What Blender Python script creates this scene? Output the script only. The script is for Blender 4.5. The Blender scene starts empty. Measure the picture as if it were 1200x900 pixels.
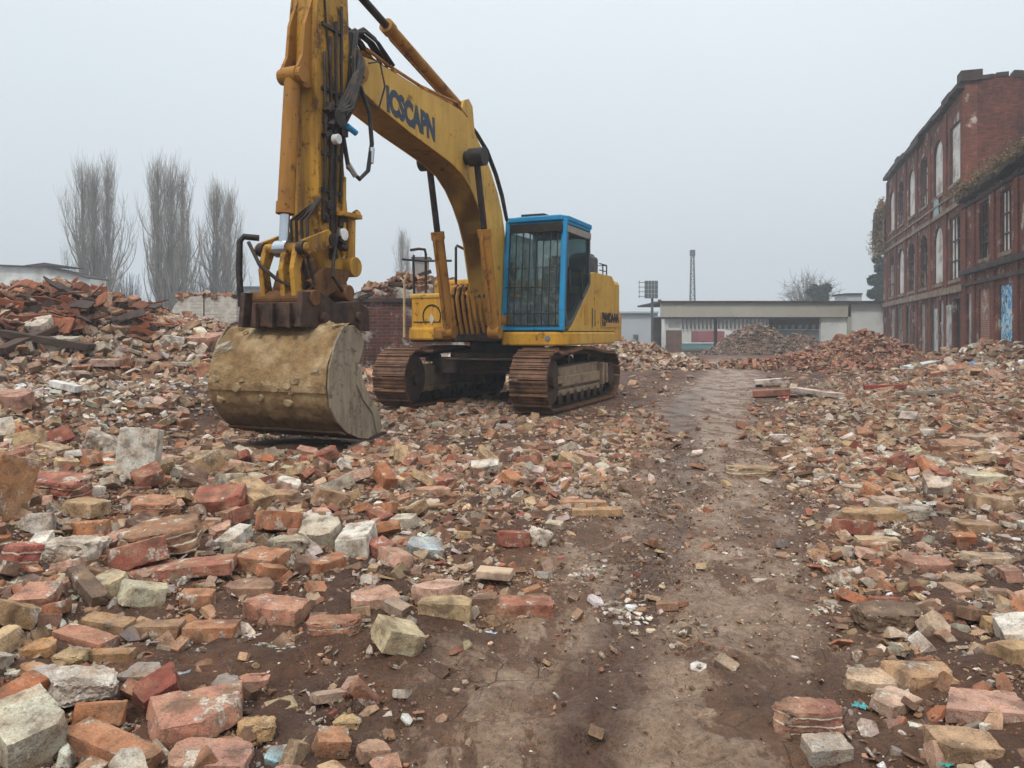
import bpy, bmesh, math, random
import numpy as np
from mathutils import Vector, Matrix, Euler, noise as mnoise
from mathutils.geometry import tessellate_polygon
random.seed(7); rng = np.random.default_rng(7)
scn = bpy.context.scene; COL = scn.collection
R = math.radians
CAMH = 1.25; F = 910.0

def lin(hx):
    hx = hx.lstrip('#'); out = []
    for i in (0, 2, 4):
        c = int(hx[i:i+2], 16)/255
        out.append(c/12.92 if c <= .04045 else ((c+.055)/1.055)**2.4)
    return tuple(out)

# ---------------------------------------------------------------- value noise (numpy)
def _hash(ix, iy, seed):
    n = (ix*374761393 + iy*668265263 + seed*144665) & 0xffffffff
    n = ((n ^ (n >> 13))*1274126177) & 0xffffffff
    return ((n ^ (n >> 16)) & 0xffff)/65535.0
def vnoise(x, y, seed=0):
    x = np.asarray(x, float); y = np.asarray(y, float)
    ix = np.floor(x).astype(np.int64); iy = np.floor(y).astype(np.int64)
    fx = x-ix; fy = y-iy; fx = fx*fx*(3-2*fx); fy = fy*fy*(3-2*fy)
    a = _hash(ix, iy, seed); b = _hash(ix+1, iy, seed); c = _hash(ix, iy+1, seed); d = _hash(ix+1, iy+1, seed)
    return (a*(1-fx)+b*fx)*(1-fy)+(c*(1-fx)+d*fx)*fy
def fbm(x, y, seed=0, oct=4):
    s = 0; a = .5; f = 1; t = 0
    for i in range(oct):
        s = s+a*vnoise(np.asarray(x)*f+17.3*i, np.asarray(y)*f-9.1*i, seed+i); t += a; a *= .5; f *= 2.03
    return s/t
def sstep(a, b, x):
    t = np.clip((np.asarray(x, float)-a)/(b-a), 0, 1); return t*t*(3-2*t)

# ---------------------------------------------------------------- terrain
def path_d(x, y):                     # distance from the muddy track's centre line
    c = -.34+.29*y+.2*np.sin(y*.35)*np.clip(y/12, 0, 1)
    return np.asarray(x)-c
# heaps: x, y, height, radius x, radius y
HEAPS = {
 'left':   [(-9.2, 15.6, 1.6, 4.8, 5.0), (-13.5, 14, 1.6, 5, 5), (-6.4, 15.2, .95, 2.7, 3.4)],
 'right':  [(13.3, 29.5, 1.05, 2.8, 3.4), (11.2, 28.0, .35, 3.5, 3.0)],
 'corner': [(18.3, 28.2, .75, 3.4, 4.2), (13.5, 19.5, .2, 3.5, 3.5)],
 'behind': [(3.9, 28.5, .8, 3.4, 3.5)],
 'canopy': [(17.2, 55.0, 2.1, 3.6, 3.5), (20.6, 55.5, 1.3, 2.6, 3)],
 'wall':   [(-1.6, 20.2, .6, 3.0, 1.8), (-6.5, 22.5, .8, 4.0, 2.0)],
}
def heap_h(x, y, keys=None):
    h = np.zeros_like(np.asarray(x, float))
    for k, L in HEAPS.items():
        if keys and k not in keys: continue
        for (cx, cy, H, rx, ry) in L:
            d = np.sqrt(((x-cx)/rx)**2+((y-cy)/ry)**2)
            h = np.maximum(h, H*(1-sstep(0, 1, d*.93)))
    return h
def terrain(x, y):
    x = np.asarray(x, float); y = np.asarray(y, float)
    pd = path_d(x, y)
    near = np.exp(-(np.abs(pd)/(.9+.03*np.clip(y,0,60)))**4)
    h = .16*(fbm(x*.5, y*.5, 3)-.5)+.05*(fbm(x*2.2, y*2.2, 9)-.5)
    h = h*(1-.6*near)
    h = h-.05*near
    # machine stands on level ground
    dm = np.sqrt((x+.1)**2+(y-13.2)**2)
    h = h*sstep(2.5, 4.5, dm)
    left = -(x)-(.7+.10*y)
    h = h+.48*sstep(0, 3.2, left)*(1-sstep(30, 45, y))*sstep(2.2, 4.2, np.sqrt((x+2.4)**2+(y-8.3)**2)+.9)
    right = pd-1.6-.03*y
    h = h+.24*sstep(0, 3.5, right)*(1-sstep(14, 26, y))
    h = h+heap_h(x, y)*(.86+.28*fbm(x*1.1, y*1.1, 21))
    h = h-.4*sstep(35, 62, y)
    h = h+.018*(fbm(x*9, y*9, 31, 3)-.5)*sstep(14, 6, y)*2
    return h
def hz(x, y): return float(terrain(np.array([x]), np.array([y]))[0])
def ray(px, py, y0=1.6, y1=90.):      # where the sight line of a photo pixel meets the ground: used to find where a thing stands
    ys = np.geomspace(y0, y1, 3000)
    xs = (px-600)/F*ys; zs = CAMH+(389-py)/F*ys
    t = terrain(xs, ys); k = np.nonzero(zs <= t)[0]
    k = k[0] if len(k) else len(ys)-1
    return xs[k], ys[k], t[k]
def at(px, py, y): return Vector(((px-600)/F*y, y, CAMH+(389-py)/F*y))

# ---------------------------------------------------------------- mesh builder
class MB:
    def __init__(s): s.v = []; s.f = []
    def add(s, vs, fs):
        o = len(s.v); s.v += [tuple(p) for p in vs]; s.f += [tuple(i+o for i in f) for f in fs]; return s
    def box(s, c, d, rot=None, taper=None):
        x, y, z = (q/2 for q in d); vs = []
        for k, (a, b, e) in enumerate(((-1,-1,-1),(1,-1,-1),(1,1,-1),(-1,1,-1),(-1,-1,1),(1,-1,1),(1,1,1),(-1,1,1))):
            t = (taper if taper and e > 0 else 1)
            p = Vector((a*x*t, b*y*t, e*z))
            if rot is not None: p = rot @ p
            vs.append(Vector(c)+p)
        return s.add(vs, [(0,3,2,1),(4,5,6,7),(0,1,5,4),(1,2,6,5),(2,3,7,6),(3,0,4,7)])
    def bar(s, a, b, w, d, up=(0,0,1)):
        a = Vector(a); b = Vector(b); z = (b-a); L = z.length; z.normalize(); u = Vector(up)
        if abs(z.dot(u)) > .98: u = Vector((1,0,0))
        x = u.cross(z).normalized(); y = z.cross(x)
        M = Matrix((x, y, z)).transposed()
        return s.box((a+b)/2, (w, d, L), M)
    def tube(s, pts, r, n=8, caps=True):
        pts = [Vector(p) for p in pts]; m = len(pts)
        rs = [r]*m if not hasattr(r, '__len__') else list(r)
        vs = []; x = None
        for i, p in enumerate(pts):
            t = (pts[min(i+1, m-1)]-pts[max(i-1, 0)]).normalized()
            if x is None:
                u = Vector((0,0,1)) if abs(t.z) < .9 else Vector((1,0,0)); x = u.cross(t).normalized()
            else:
                x = (x-t*x.dot(t)).normalized()
            y = t.cross(x)
            for k in range(n):
                a = 2*math.pi*k/n; vs.append(p+rs[i]*(math.cos(a)*x+math.sin(a)*y))
        fs = [(i*n+k, i*n+(k+1) % n, (i+1)*n+(k+1) % n, (i+1)*n+k) for i in range(m-1) for k in range(n)]
        if caps: fs += [tuple(range(n-1, -1, -1)), tuple((m-1)*n+k for k in range(n))]
        return s.add(vs, fs)
    def prism(s, poly, o, ax, ay, az, t0, t1, holes=()):
        """polygon (a,b) in the plane ax,ay at o, thickened along az from t0 to t1, with holes"""
        o = Vector(o); ax = Vector(ax); ay = Vector(ay); az = Vector(az)
        loops = [list(poly)]+[list(h) for h in holes]
        flat = [p for L in loops for p in L]
        tris = tessellate_polygon([[Vector((p[0], p[1], 0)) for p in L] for L in loops])
        n = len(flat)
        vs = [o+ax*p[0]+ay*p[1]+az*t0 for p in flat]+[o+ax*p[0]+ay*p[1]+az*t1 for p in flat]
        fs = [tuple(t) for t in tris]+[tuple(i+n for i in reversed(t)) for t in tris]
        k = 0
        for L in loops:
            m = len(L)
            fs += [(k+i, k+(i+1) % m, n+k+(i+1) % m, n+k+i) for i in range(m)]; k += m
        return s.add(vs, fs)
    def build(s, name, mat, parent=None, bevel=0, smooth=False, seg=2):
        me = bpy.data.meshes.new(name); me.from_pydata([tuple(v) for v in s.v], [], s.f)
        me.polygons.foreach_set('use_smooth', [False]*len(me.polygons))
        bm = bmesh.new(); bm.from_mesh(me); bmesh.ops.recalc_face_normals(bm, faces=bm.faces); bm.to_mesh(me); bm.free()
        if mat: me.materials.append(mat)
        ob = bpy.data.objects.new(name, me); COL.objects.link(ob)
        if parent is not None: ob.parent = parent
        if bevel:
            b = ob.modifiers.new('b', 'BEVEL'); b.width = bevel; b.segments = seg; b.limit_method = 'ANGLE'; b.angle_limit = R(35)
        if smooth: smooth_by_angle(me)
        return ob
def smooth_by_angle(me, ang=40):
    me.polygons.foreach_set('use_smooth', [True]*len(me.polygons))
    try: me.set_sharp_from_angle(angle=R(ang))
    except Exception: pass
def cyl(c, ax, r, L, n=20):
    m = MB(); c = Vector(c); a = Vector(ax).normalized()*L/2
    return m.tube([c-a, c+a], r, n)
def empty(name, loc=(0,0,0), rz=0):
    o = bpy.data.objects.new(name, None); COL.objects.link(o); o.location = loc; o.rotation_euler = (0,0,rz); o.empty_display_size = .2; return o
def tag(o, label=None, cat=None, group=None, kind=None):
    if label: o['label'] = label
    if cat: o['category'] = cat
    if group: o['group'] = group
    if kind or cat: o['kind'] = kind or 'thing'
    return o
def fast_mesh(name, V, Fc, mat, tint=None, attr='tint', smooth=False):
    """V (n,3), Fc = list of (array m x k) face index blocks; per-point colour"""
    me = bpy.data.meshes.new(name)
    me.vertices.add(len(V)); me.vertices.foreach_set('co', np.asarray(V, np.float32).ravel())
    nl = sum(a.size for a in Fc); nf = sum(len(a) for a in Fc)
    me.loops.add(nl); me.loops.foreach_set('vertex_index', np.concatenate([a.ravel() for a in Fc]).astype(np.int32))
    me.polygons.add(nf)
    tot = np.concatenate([np.full(len(a), a.shape[1]) for a in Fc]).astype(np.int32)
    st = np.concatenate([[0], np.cumsum(tot)[:-1]]).astype(np.int32)
    me.polygons.foreach_set('loop_start', st); me.polygons.foreach_set('loop_total', tot)
    me.polygons.foreach_set('use_smooth', np.full(nf, bool(smooth)))
    if tint is not None:
        a = me.attributes.new(attr, 'FLOAT_COLOR', 'POINT'); c = np.ones((len(V), 4), np.float32); c[:, :3] = tint
        a.data.foreach_set('color', c.ravel())
    me.update(calc_edges=True); me.validate()
    if mat: me.materials.append(mat)
    ob = bpy.data.objects.new(name, me); COL.objects.link(ob); return ob

# ---------------------------------------------------------------- materials
class NT:
    def __init__(s, name):
        s.m = bpy.data.materials.new(name); s.m.use_nodes = True; s.t = s.m.node_tree; s.n = s.t.nodes; s.n.clear()
        s.out = s.n.new('ShaderNodeOutputMaterial'); s.b = s.n.new('ShaderNodeBsdfPrincipled'); s.l(s.b.outputs[0], s.out.inputs[0])
        s.tc = s.n.new('ShaderNodeTexCoord')
    def l(s, a, b): s.t.links.new(a, b)
    def set(s, node, k, v):
        if v is None: return
        if hasattr(v, 'links') or hasattr(v, 'is_linked'): s.l(v, node.inputs[k])
        else:
            if isinstance(v, tuple) and len(v) == 3 and node.inputs[k].type == 'RGBA': v = (*v, 1)
            node.inputs[k].default_value = v
    def noise(s, scale, det=4, rough=.55, vec=None, dist=0.):
        n = s.n.new('ShaderNodeTexNoise'); n.inputs['Scale'].default_value = scale; n.inputs['Detail'].default_value = det
        n.inputs['Roughness'].default_value = rough; n.inputs['Distortion'].default_value = dist
        s.l(vec if vec is not None else s.tc.outputs['Object'], n.inputs['Vector']); return n.outputs[0]
    def voro(s, scale, vec=None, feat='F1', rnd=1.):
        n = s.n.new('ShaderNodeTexVoronoi'); n.feature = feat; n.inputs['Scale'].default_value = scale; n.inputs['Randomness'].default_value = rnd
        s.l(vec if vec is not None else s.tc.outputs['Object'], n.inputs['Vector']); return n
    def ramp(s, v, pts):
        n = s.n.new('ShaderNodeValToRGB'); e = n.color_ramp.elements
        while len(e) < len(pts): e.new(.5)
        for k, (p, c) in enumerate(pts):
            e[k].position = p; c = (c, c, c) if not isinstance(c, tuple) else c; e[k].color = (*c, 1)
        s.l(v, n.inputs[0]); return n.outputs[0]
    def mix(s, f, a, b, mode='MIX'):
        n = s.n.new('ShaderNodeMix'); n.data_type = 'RGBA'; n.blend_type = mode
        for i, v in ((0, f), (6, a), (7, b)):
            if hasattr(v, 'is_linked'): s.l(v, n.inputs[i])
            else: n.inputs[i].default_value = (*v, 1) if isinstance(v, tuple) else v
        return n.outputs[2]
    def math(s, op, a, b=0., c=None):
        n = s.n.new('ShaderNodeMath'); n.operation = op
        for i, v in enumerate((a, b) if c is None else (a, b, c)):
            if hasattr(v, 'is_linked'): s.l(v, n.inputs[i])
            else: n.inputs[i].default_value = v
        return n.outputs[0]
    def mapping(s, scale=(1,1,1), rot=(0,0,0), vec=None):
        n = s.n.new('ShaderNodeMapping'); n.inputs['Scale'].default_value = scale; n.inputs['Rotation'].default_value = rot
        s.l(vec if vec is not None else s.tc.outputs['Object'], n.inputs['Vector']); return n.outputs[0]
    def sep(s, vec=None):
        n = s.n.new('ShaderNodeSeparateXYZ'); s.l(vec if vec is not None else s.tc.outputs['Object'], n.inputs[0]); return n.outputs
    def comb(s, x, y, z=0.):
        n = s.n.new('ShaderNodeCombineXYZ')
        for i, v in enumerate((x, y, z)):
            if hasattr(v, 'is_linked'): s.l(v, n.inputs[i])
            else: n.inputs[i].default_value = v
        return n.outputs[0]
    def bump(s, h, strength=.5, dist=.02):
        n = s.n.new('ShaderNodeBump'); n.inputs['Strength'].default_value = strength; n.inputs['Distance'].default_value = dist
        s.l(h, n.inputs['Height']); s.l(n.outputs[0], s.b.inputs['Normal'])
    def fin(s, col, rough=.8, metal=0., spec=.4):
        s.set(s.b, 'Base Color', col); s.set(s.b, 'Roughness', rough); s.set(s.b, 'Metallic', metal); s.set(s.b, 'Specular IOR Level', spec); return s.m

def mat_simple(name, hx, rough=.7, metal=0., var=.25, sc=6., dirt=None, dirt_amt=.5, bump=.0, spec=.4):
    t = NT(name); c = lin(hx) if isinstance(hx, str) else hx
    n = t.noise(sc, 6); dk = tuple(q*(1-var) for q in c); lt = tuple(min(1, q*(1+var)) for q in c)
    col = t.ramp(n, [(.3, dk), (.7, lt)])
    if dirt:
        n2 = t.noise(sc*.6, 8, .65); f = t.ramp(n2, [(.62-.25*dirt_amt, 0.), (.72-.15*dirt_amt, 1.)])
        col = t.mix(t.math('MULTIPLY', f, .85), col, lin(dirt))
    if bump: t.bump(t.noise(sc*5, 6), bump, .02)
    return t.fin(col, rough, metal, spec)

def mat_paint(name, hx, rust='4a2a16', amt=.45, dark='2c1d12', rough=.45, grime=.35, sc=1.):
    """old machine paint: chalky fading, rain streaks of grime, rust blooms and chips"""
    t = NT(name); c = lin(hx)
    n = t.noise(1.7*sc, 5); col = t.ramp(n, [(.3, tuple(q*.82 for q in c)), (.7, tuple(min(1, q*1.12) for q in c))])
    st = t.noise(3*sc, 6, .6, t.mapping((2.4, 2.4, .35))); 
    f = t.ramp(st, [(.5-.1*grime, 0.), (.8, .8)]); col = t.mix(t.math('MULTIPLY', f, grime*1.6), col, lin(rust))
    bl = t.noise(4.5*sc, 10, .68); f2 = t.ramp(bl, [(.64-.16*amt, 0.), (.69-.13*amt, 1.)]); col = t.mix(t.math('MULTIPLY', f2, .8), col, lin(rust))
    sp = t.noise(15*sc, 8, .7); f3 = t.ramp(sp, [(.66-.1*amt, 0.), (.70-.08*amt, 1.)]); col = t.mix(t.math('MULTIPLY', f3, .8), col, lin(dark))
    rg = t.ramp(bl, [(.4, rough), (.7, .85)])
    t.bump(t.math('ADD', t.math('MULTIPLY', f2, -.5), t.math('MULTIPLY', t.noise(40*sc, 5), .35)), .35, .006)
    return t.fin(col, rg, 0., .35)

def mat_rubble(name, src):
    """brick / mortar / stone fragments; base colour from each object's own colour or from each fragment's"""
    t = NT(name)
    if src == 'obj':
        n = t.n.new('ShaderNodeObjectInfo'); base = n.outputs['Color']; rnd = n.outputs['Random']
        ge = t.n.new('ShaderNodeNewGeometry'); vec = ge.outputs['Position']
    else:
        n = t.n.new('ShaderNodeAttribute'); n.attribute_name = 'tint'; base = n.outputs['Color']; vec = t.tc.outputs['Object']
    hs = t.n.new('ShaderNodeHueSaturation'); hs.inputs['Saturation'].default_value = .93; hs.inputs['Value'].default_value = 1.0 if src == 'obj' else .92; t.l(base, hs.inputs['Color']); base = hs.outputs[0]
    K = 3.2 if src == 'obj' else 2.4
    a = t.noise(8*K, 9, .68, vec); sh = t.ramp(a, [(.28, .45), (.48, .9), (.72, 1.4)])
    col = t.mix(1., base, sh, 'MULTIPLY')
    # pale brick dust and plaster film
    du = t.noise(2.6*K, 8, .62, vec, .4); fd0 = t.ramp(du, [(.44, 0.), (.64, .6)]); col = t.mix(fd0, col, t.ramp(a, [(.3, lin('80603f')), (.7, lin('c3a283'))]))
    # lime mortar clinging in hard edged patches
    m = t.noise(2.9*K, 12, .72, vec, .15); fm = t.ramp(m, [(.565, 0.), (.60, 1.)])
    mort = t.ramp(t.noise(80, 6, .65, vec), [(.3, lin('978a78')), (.7, lin('ddd3c4'))])
    col = t.mix(t.math('MULTIPLY', fm, .8), col, mort)
    # wet soil smeared on and in the pores
    d = t.noise(4.*K, 9, .72, vec); fd = t.ramp(d, [(.485, 0.), (.60, 1.)]); col = t.mix(t.math('MULTIPLY', fd, .75), col, t.ramp(a, [(.3, lin('33241b')), (.7, lin('5f4736'))]))
    po = t.noise(70, 6, .7, vec); col = t.mix(t.ramp(po, [(.60, 0.), (.66, .65)]), col, lin('3a2a20'))
    g = t.noise(190, 4, .6, vec); col = t.mix(.4, col, t.ramp(g, [(.35, .45), (.65, 1.55)]), 'MULTIPLY')
    t.bump(t.math('ADD', t.math('MULTIPLY', a, .9), t.math('ADD', t.math('MULTIPLY', g, .3), t.math('ADD', t.math('MULTIPLY', fm, .3), t.math('MULTIPLY', po, -.5)))), .8, .008)
    return t.fin(col, t.ramp(d, [(.4, .88), (.7, .6)]), 0., .3)

def mat_brickwall(name, c1, c2, mortar, sc=1., soot=.5, lime=0., axis='xz'):
    t = NT(name); x, y, z = t.sep()
    vec = t.comb(t.math('ADD', x, y), z)
    b = t.n.new('ShaderNodeTexBrick'); t.l(vec, b.inputs['Vector']); b.inputs['Scale'].default_value = sc
    b.inputs['Color1'].default_value = (*lin(c1), 1); b.inputs['Color2'].default_value = (*lin(c2), 1); b.inputs['Mortar'].default_value = (*lin(mortar), 1)
    b.inputs['Mortar Size'].default_value = .012; b.inputs['Brick Width'].default_value = .24; b.inputs['Row Height'].default_value = .085; b.inputs['Bias'].default_value = -.1
    b.inputs['Mortar Smooth'].default_value = .3
    col = b.outputs['Color']
    n = t.noise(.55, 8, .65); col = t.mix(1., col, t.ramp(n, [(.3, .5), (.5, .95), (.75, 1.4)]), 'MULTIPLY')
    n2 = t.noise(1.6, 9, .7, t.mapping((1, 1, .5))); f = t.ramp(n2, [(.5, 0.), (.7, 1.)]); col = t.mix(t.math('MULTIPLY', f, soot), col, lin('241a17'))
    n4 = t.noise(3.5, 8, .7); f4 = t.ramp(n4, [(.56, 0.), (.64, 1.)]); col = t.mix(t.math('MULTIPLY', f4, .4), col, lin('8a4a34'))
    if lime:
        n3 = t.noise(1.1, 9, .7); f3 = t.ramp(n3, [(.6-.2*lime, 0.), (.66-.14*lime, 1.)]); col = t.mix(t.math('MULTIPLY', f3, .9), col, t.ramp(t.noise(8, 6), [(.3, lin('9b958c')), (.7, lin('cdc8be'))]))
    t.bump(t.math('ADD', b.outputs['Fac'], t.math('MULTIPLY', t.noise(25, 5), -.8)), -.5, .03)
    return t.fin(col, .9, 0., .2)
# ================================================================ world, camera, light
w = bpy.data.worlds.new('World'); scn.world = w; w.use_nodes = True; wt = w.node_tree; wt.nodes.clear()
SUN_EL, SUN_AZ = R(52), R(205)        # azimuth clockwise from +Y: behind the camera, a little to its left
sky = wt.nodes.new('ShaderNodeTexSky'); sky.sky_type = 'NISHITA'; sky.sun_disc = False
sky.sun_elevation = SUN_EL; sky.sun_rotation = SUN_AZ; sky.dust_density = 8.; sky.air_density = 1.; sky.ozone_density = 1.
tcw = wt.nodes.new('ShaderNodeTexCoord'); sx = wt.nodes.new('ShaderNodeSeparateXYZ'); wt.links.new(tcw.outputs['Generated'], sx.inputs[0])
cr = wt.nodes.new('ShaderNodeValToRGB'); wt.links.new(sx.outputs[2], cr.inputs[0]); e = cr.color_ramp.elements
while len(e) < 5: e.new(.5)
for k, (p, c) in enumerate([(0, (.262,.284,.301)), (.12, (.285,.309,.328)), (.28, (.316,.345,.367)), (.42, (.345,.374,.396)), (1., (.80,.82,.82))]):
    e[k].position = p; e[k].color = (*c, 1)
cn = wt.nodes.new('ShaderNodeTexNoise'); cn.inputs['Scale'].default_value = 1.3; cn.inputs['Detail'].default_value = 3; wt.links.new(tcw.outputs['Generated'], cn.inputs['Vector'])
cr2 = wt.nodes.new('ShaderNodeValToRGB'); wt.links.new(cn.outputs[0], cr2.inputs[0]); cr2.color_ramp.elements[0].position = .3; cr2.color_ramp.elements[0].color = (.955,.96,.965,1)
cr2.color_ramp.elements[1].position = .7; cr2.color_ramp.elements[1].color = (1.04,1.035,1.03,1)
ml = wt.nodes.new('ShaderNodeMix'); ml.data_type = 'RGBA'; ml.blend_type = 'MULTIPLY'; ml.inputs[0].default_value = 1; wt.links.new(cr.outputs[0], ml.inputs[6]); wt.links.new(cr2.outputs[0], ml.inputs[7])
sc_ = wt.nodes.new('ShaderNodeVectorMath'); sc_.operation = 'SCALE'; sc_.inputs['Scale'].default_value = 25.5; wt.links.new(ml.outputs[2], sc_.inputs[0])
mx = wt.nodes.new('ShaderNodeMix'); mx.data_type = 'RGBA'; mx.inputs[0].default_value = .94
wt.links.new(sky.outputs[0], mx.inputs[6]); wt.links.new(sc_.outputs[0], mx.inputs[7])
bg = wt.nodes.new('ShaderNodeBackground'); bg.inputs['Strength'].default_value = .1; wt.links.new(mx.outputs[2], bg.inputs[0])
wo = wt.nodes.new('ShaderNodeOutputWorld'); wt.links.new(bg.outputs[0], wo.inputs[0])
sl = bpy.data.lights.new('sun', 'SUN'); sl.energy = 1.7; sl.angle = R(10); sl.color = (1., .95, .88)
so = bpy.data.objects.new('sun', sl); COL.objects.link(so)
sd = Vector((math.sin(SUN_AZ)*math.cos(SUN_EL), math.cos(SUN_AZ)*math.cos(SUN_EL), math.sin(SUN_EL)))
so.rotation_euler = (-sd).to_track_quat('-Z', 'Y').to_euler(); so.location = (0, -5, 20)
cam = bpy.data.cameras.new('camera'); co = bpy.data.objects.new('camera', cam); COL.objects.link(co); scn.camera = co
co.location = (0, 0, CAMH); co.rotation_euler = (R(90), 0, 0); cam.sensor_width = 36; cam.lens = 36*F/1200; cam.shift_y = -61/1200
cam.clip_start = .05; cam.clip_end = 2000
scn.view_settings.view_transform = 'Standard'; scn.view_settings.look = 'None'; scn.view_settings.gamma = 1; scn.view_settings.exposure = .04
scn.view_settings.use_curve_mapping = False
scn.cycles.use_denoising = True; scn.cycles.max_bounces = 6; scn.cycles.diffuse_bounces = 3; scn.cycles.transparent_max_bounces = 12; scn.cycles.volume_bounces = 0
try: scn.cycles.denoising_prefilter = 'ACCURATE'
except Exception: pass

# ================================================================ ground
def ground_mat():
    t = NT('mud'); at_ = t.n.new('ShaderNodeAttribute'); at_.attribute_name = 'wet'; wet, rut = t.sep(at_.outputs['Vector'])[:2]
    n1 = t.noise(.9, 9, .65); n2 = t.noise(6, 9, .7); n3 = t.noise(60, 6, .65)
    mud = t.ramp(n1, [(.3, lin('382217')), (.5, lin('543623')), (.7, lin('745038'))])
    mud = t.mix(1., mud, t.ramp(n2, [(.3, .6), (.7, 1.35)]), 'MULTIPLY')
    mud = t.mix(t.math('MULTIPLY', wet, .75), mud, t.mix(1., t.ramp(n1, [(.3, lin('5e3f2a')), (.7, lin('8e6a4d'))]), t.ramp(n2, [(.3, .6), (.7, 1.3)]), 'MULTIPLY'))
    # worn concrete slab showing through a film of wet mud
    st = t.mapping((1.4, .7, 1)); n4 = t.noise(1.9, 12, .72, st, .4)
    slab = t.ramp(n2, [(.3, lin('7c5f49')), (.5, lin('9a7f68')), (.7, lin('bca48c'))])
    f = t.ramp(t.math('ADD', n4, t.math('MULTIPLY', wet, .165)), [(.62, 0.), (.65, .75), (.8, 1.)])
    col = t.mix(t.math('MULTIPLY', t.math('MULTIPLY', f, wet), .95), mud, slab)
    gr = t.voro(55, None, 'F1'); gcol = t.mix(.9, gr.outputs['Color'], (.26, .19, .14))
    gm = t.ramp(t.noise(2.5, 5), [(.5, 0.), (.62, 1.)]); gs = t.ramp(gr.outputs['Distance'], [(.25, 1.), (.4, 0.)])
    col = t.mix(t.math('MULTIPLY', t.math('MULTIPLY', gm, gs), .35), col, gcol)
    rm = t.ramp(t.noise(14, 8, .7), [(.35, .5), (.6, 1.)])
    col = t.mix(t.math('MULTIPLY', rut, .7), col, t.mix(1., lin('57392a'), rm, 'MULTIPLY'))
    cr = t.voro(7, t.mapping((1, 1, 1), vec=None), 'DISTANCE_TO_EDGE'); cl = t.ramp(cr.outputs['Distance'], [(.0, 1.), (.018, 0.)])
    cf = t.math('MULTIPLY', t.math('MULTIPLY', cl, wet), t.ramp(t.noise(1.3, 3), [(.5, 0.), (.6, 1.)]))
    col = t.mix(t.math('MULTIPLY', cf, .7), col, lin('33261e'))
    sp = t.ramp(t.noise(22, 6, .75), [(.61, 0.), (.66, 1.)]); col = t.mix(t.math('MULTIPLY', sp, .7), col, lin('35261c'))
    ro = t.ramp(n4, [(.40, .68), (.58, .27)]); ro = t.math('ADD', ro, t.math('MULTIPLY', t.math('SUBTRACT', 1., wet), .4))
    h = t.math('ADD', t.math('MULTIPLY', n2, 1.6), t.math('ADD', t.math('MULTIPLY', n3, .5), t.math('MULTIPLY', cf, -.4)))
    t.bump(t.math('ADD', h, t.math('MULTIPLY', gs, .2)), 1., .04)
    ck = t.noise(34, 8, .72); col = t.mix(.55, col, t.ramp(ck, [(.32, .35), (.5, 1.), (.68, 1.5)]), 'MULTIPLY')
    return t.fin(col, ro, 0., .5)
def build_ground():
    def axis(n, a, lo, hi):
        t = np.linspace(math.asinh(lo/a), math.asinh(hi/a), n); return a*np.sinh(t)
    X = axis(420, 1.6, -330, 330); Y = axis(560, 1.5, -40, 420)+2.0
    xx, yy = np.meshgrid(X, Y); zz = terrain(xx, yy)
    pd = path_d(xx, yy)
    # tyre-trodden ribs and the rut down the middle of the track
    nearp = sstep(14, 8, yy)
    rutc = -.12-.02*yy; rw = .13+.01*yy
    rut = np.exp(-((pd-rutc)/rw)**4)*(.5+.8*fbm(xx*3, yy*1.5, 71)); rut = np.clip(rut, 0, 1)*sstep(22, 12, yy)
    rut2 = np.exp(-((pd-.62-.02*yy)/(.7*rw))**4)*.8*fbm(xx*3, yy*1.2, 75)*sstep(18, 10, yy)
    rut = np.clip(rut+rut2, 0, 1)
    zz = zz+nearp*(-.014*rut+.02*rut*(fbm(xx*26, yy*16, 91, 3)-.4))
    zz = zz+nearp*rut*.010*np.sin(yy*52+np.abs(pd-rutc)*22)*(fbm(xx*2, yy*2, 12) > .42)
    wet = np.exp(-(np.abs(pd+.04)/(.86+.01*np.clip(yy,0,40)))**4)*sstep(60, 20, yy)
    mm = mud_zone(xx, yy)
    zz = zz+(1-wet)*nearp*.06*(fbm(xx*7, yy*7, 55, 4)-.45)+nearp*(.3+mm)*.06*(fbm(xx*13, yy*13, 56, 4)-.45)+nearp*wet*.02*(fbm(xx*10, yy*8, 57, 4)-.5)
    wet = np.maximum(wet, .35*sstep(.5, .62, fbm(xx*.8, yy*.8, 33))*mm)
    n, m = zz.shape; idx = np.arange(n*m).reshape(n, m)
    q = np.stack([idx[:-1,:-1], idx[:-1,1:], idx[1:,1:], idx[1:,:-1]], -1).reshape(-1, 4)
    V = np.stack([xx, yy, zz], -1).reshape(-1, 3)
    tint = np.stack([wet, rut, 0*wet], -1).reshape(-1, 3)
    g = fast_mesh('ground', V, [q], ground_mat(), tint, 'wet', smooth=True); tag(g, kind='structure')
    g['label'] = 'brown muddy ground of the demolition site with a wet trodden track'
def mud_zone(x, y):
    """1 where bare churned mud shows between the rubble"""
    a = np.exp(-(((x-.05)/1.1)**2+((y-5.6)/1.5)**2)**2)            # patch before the machine
    b = np.exp(-(((x+1.05)/.75)**2+((y-3.05)/.55)**2)**2)          # bottom left hollow
    c = np.exp(-(((x-1.55)/.75)**2+((y-3.4)/.9)**2)**2)*.9          # right of the track
    d = np.exp(-(((x-.1)/.9)**2+((y-2.5)/.9)**2)**2)
    return np.clip(a*.8+b+c+d, 0, 1)
build_ground()

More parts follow.
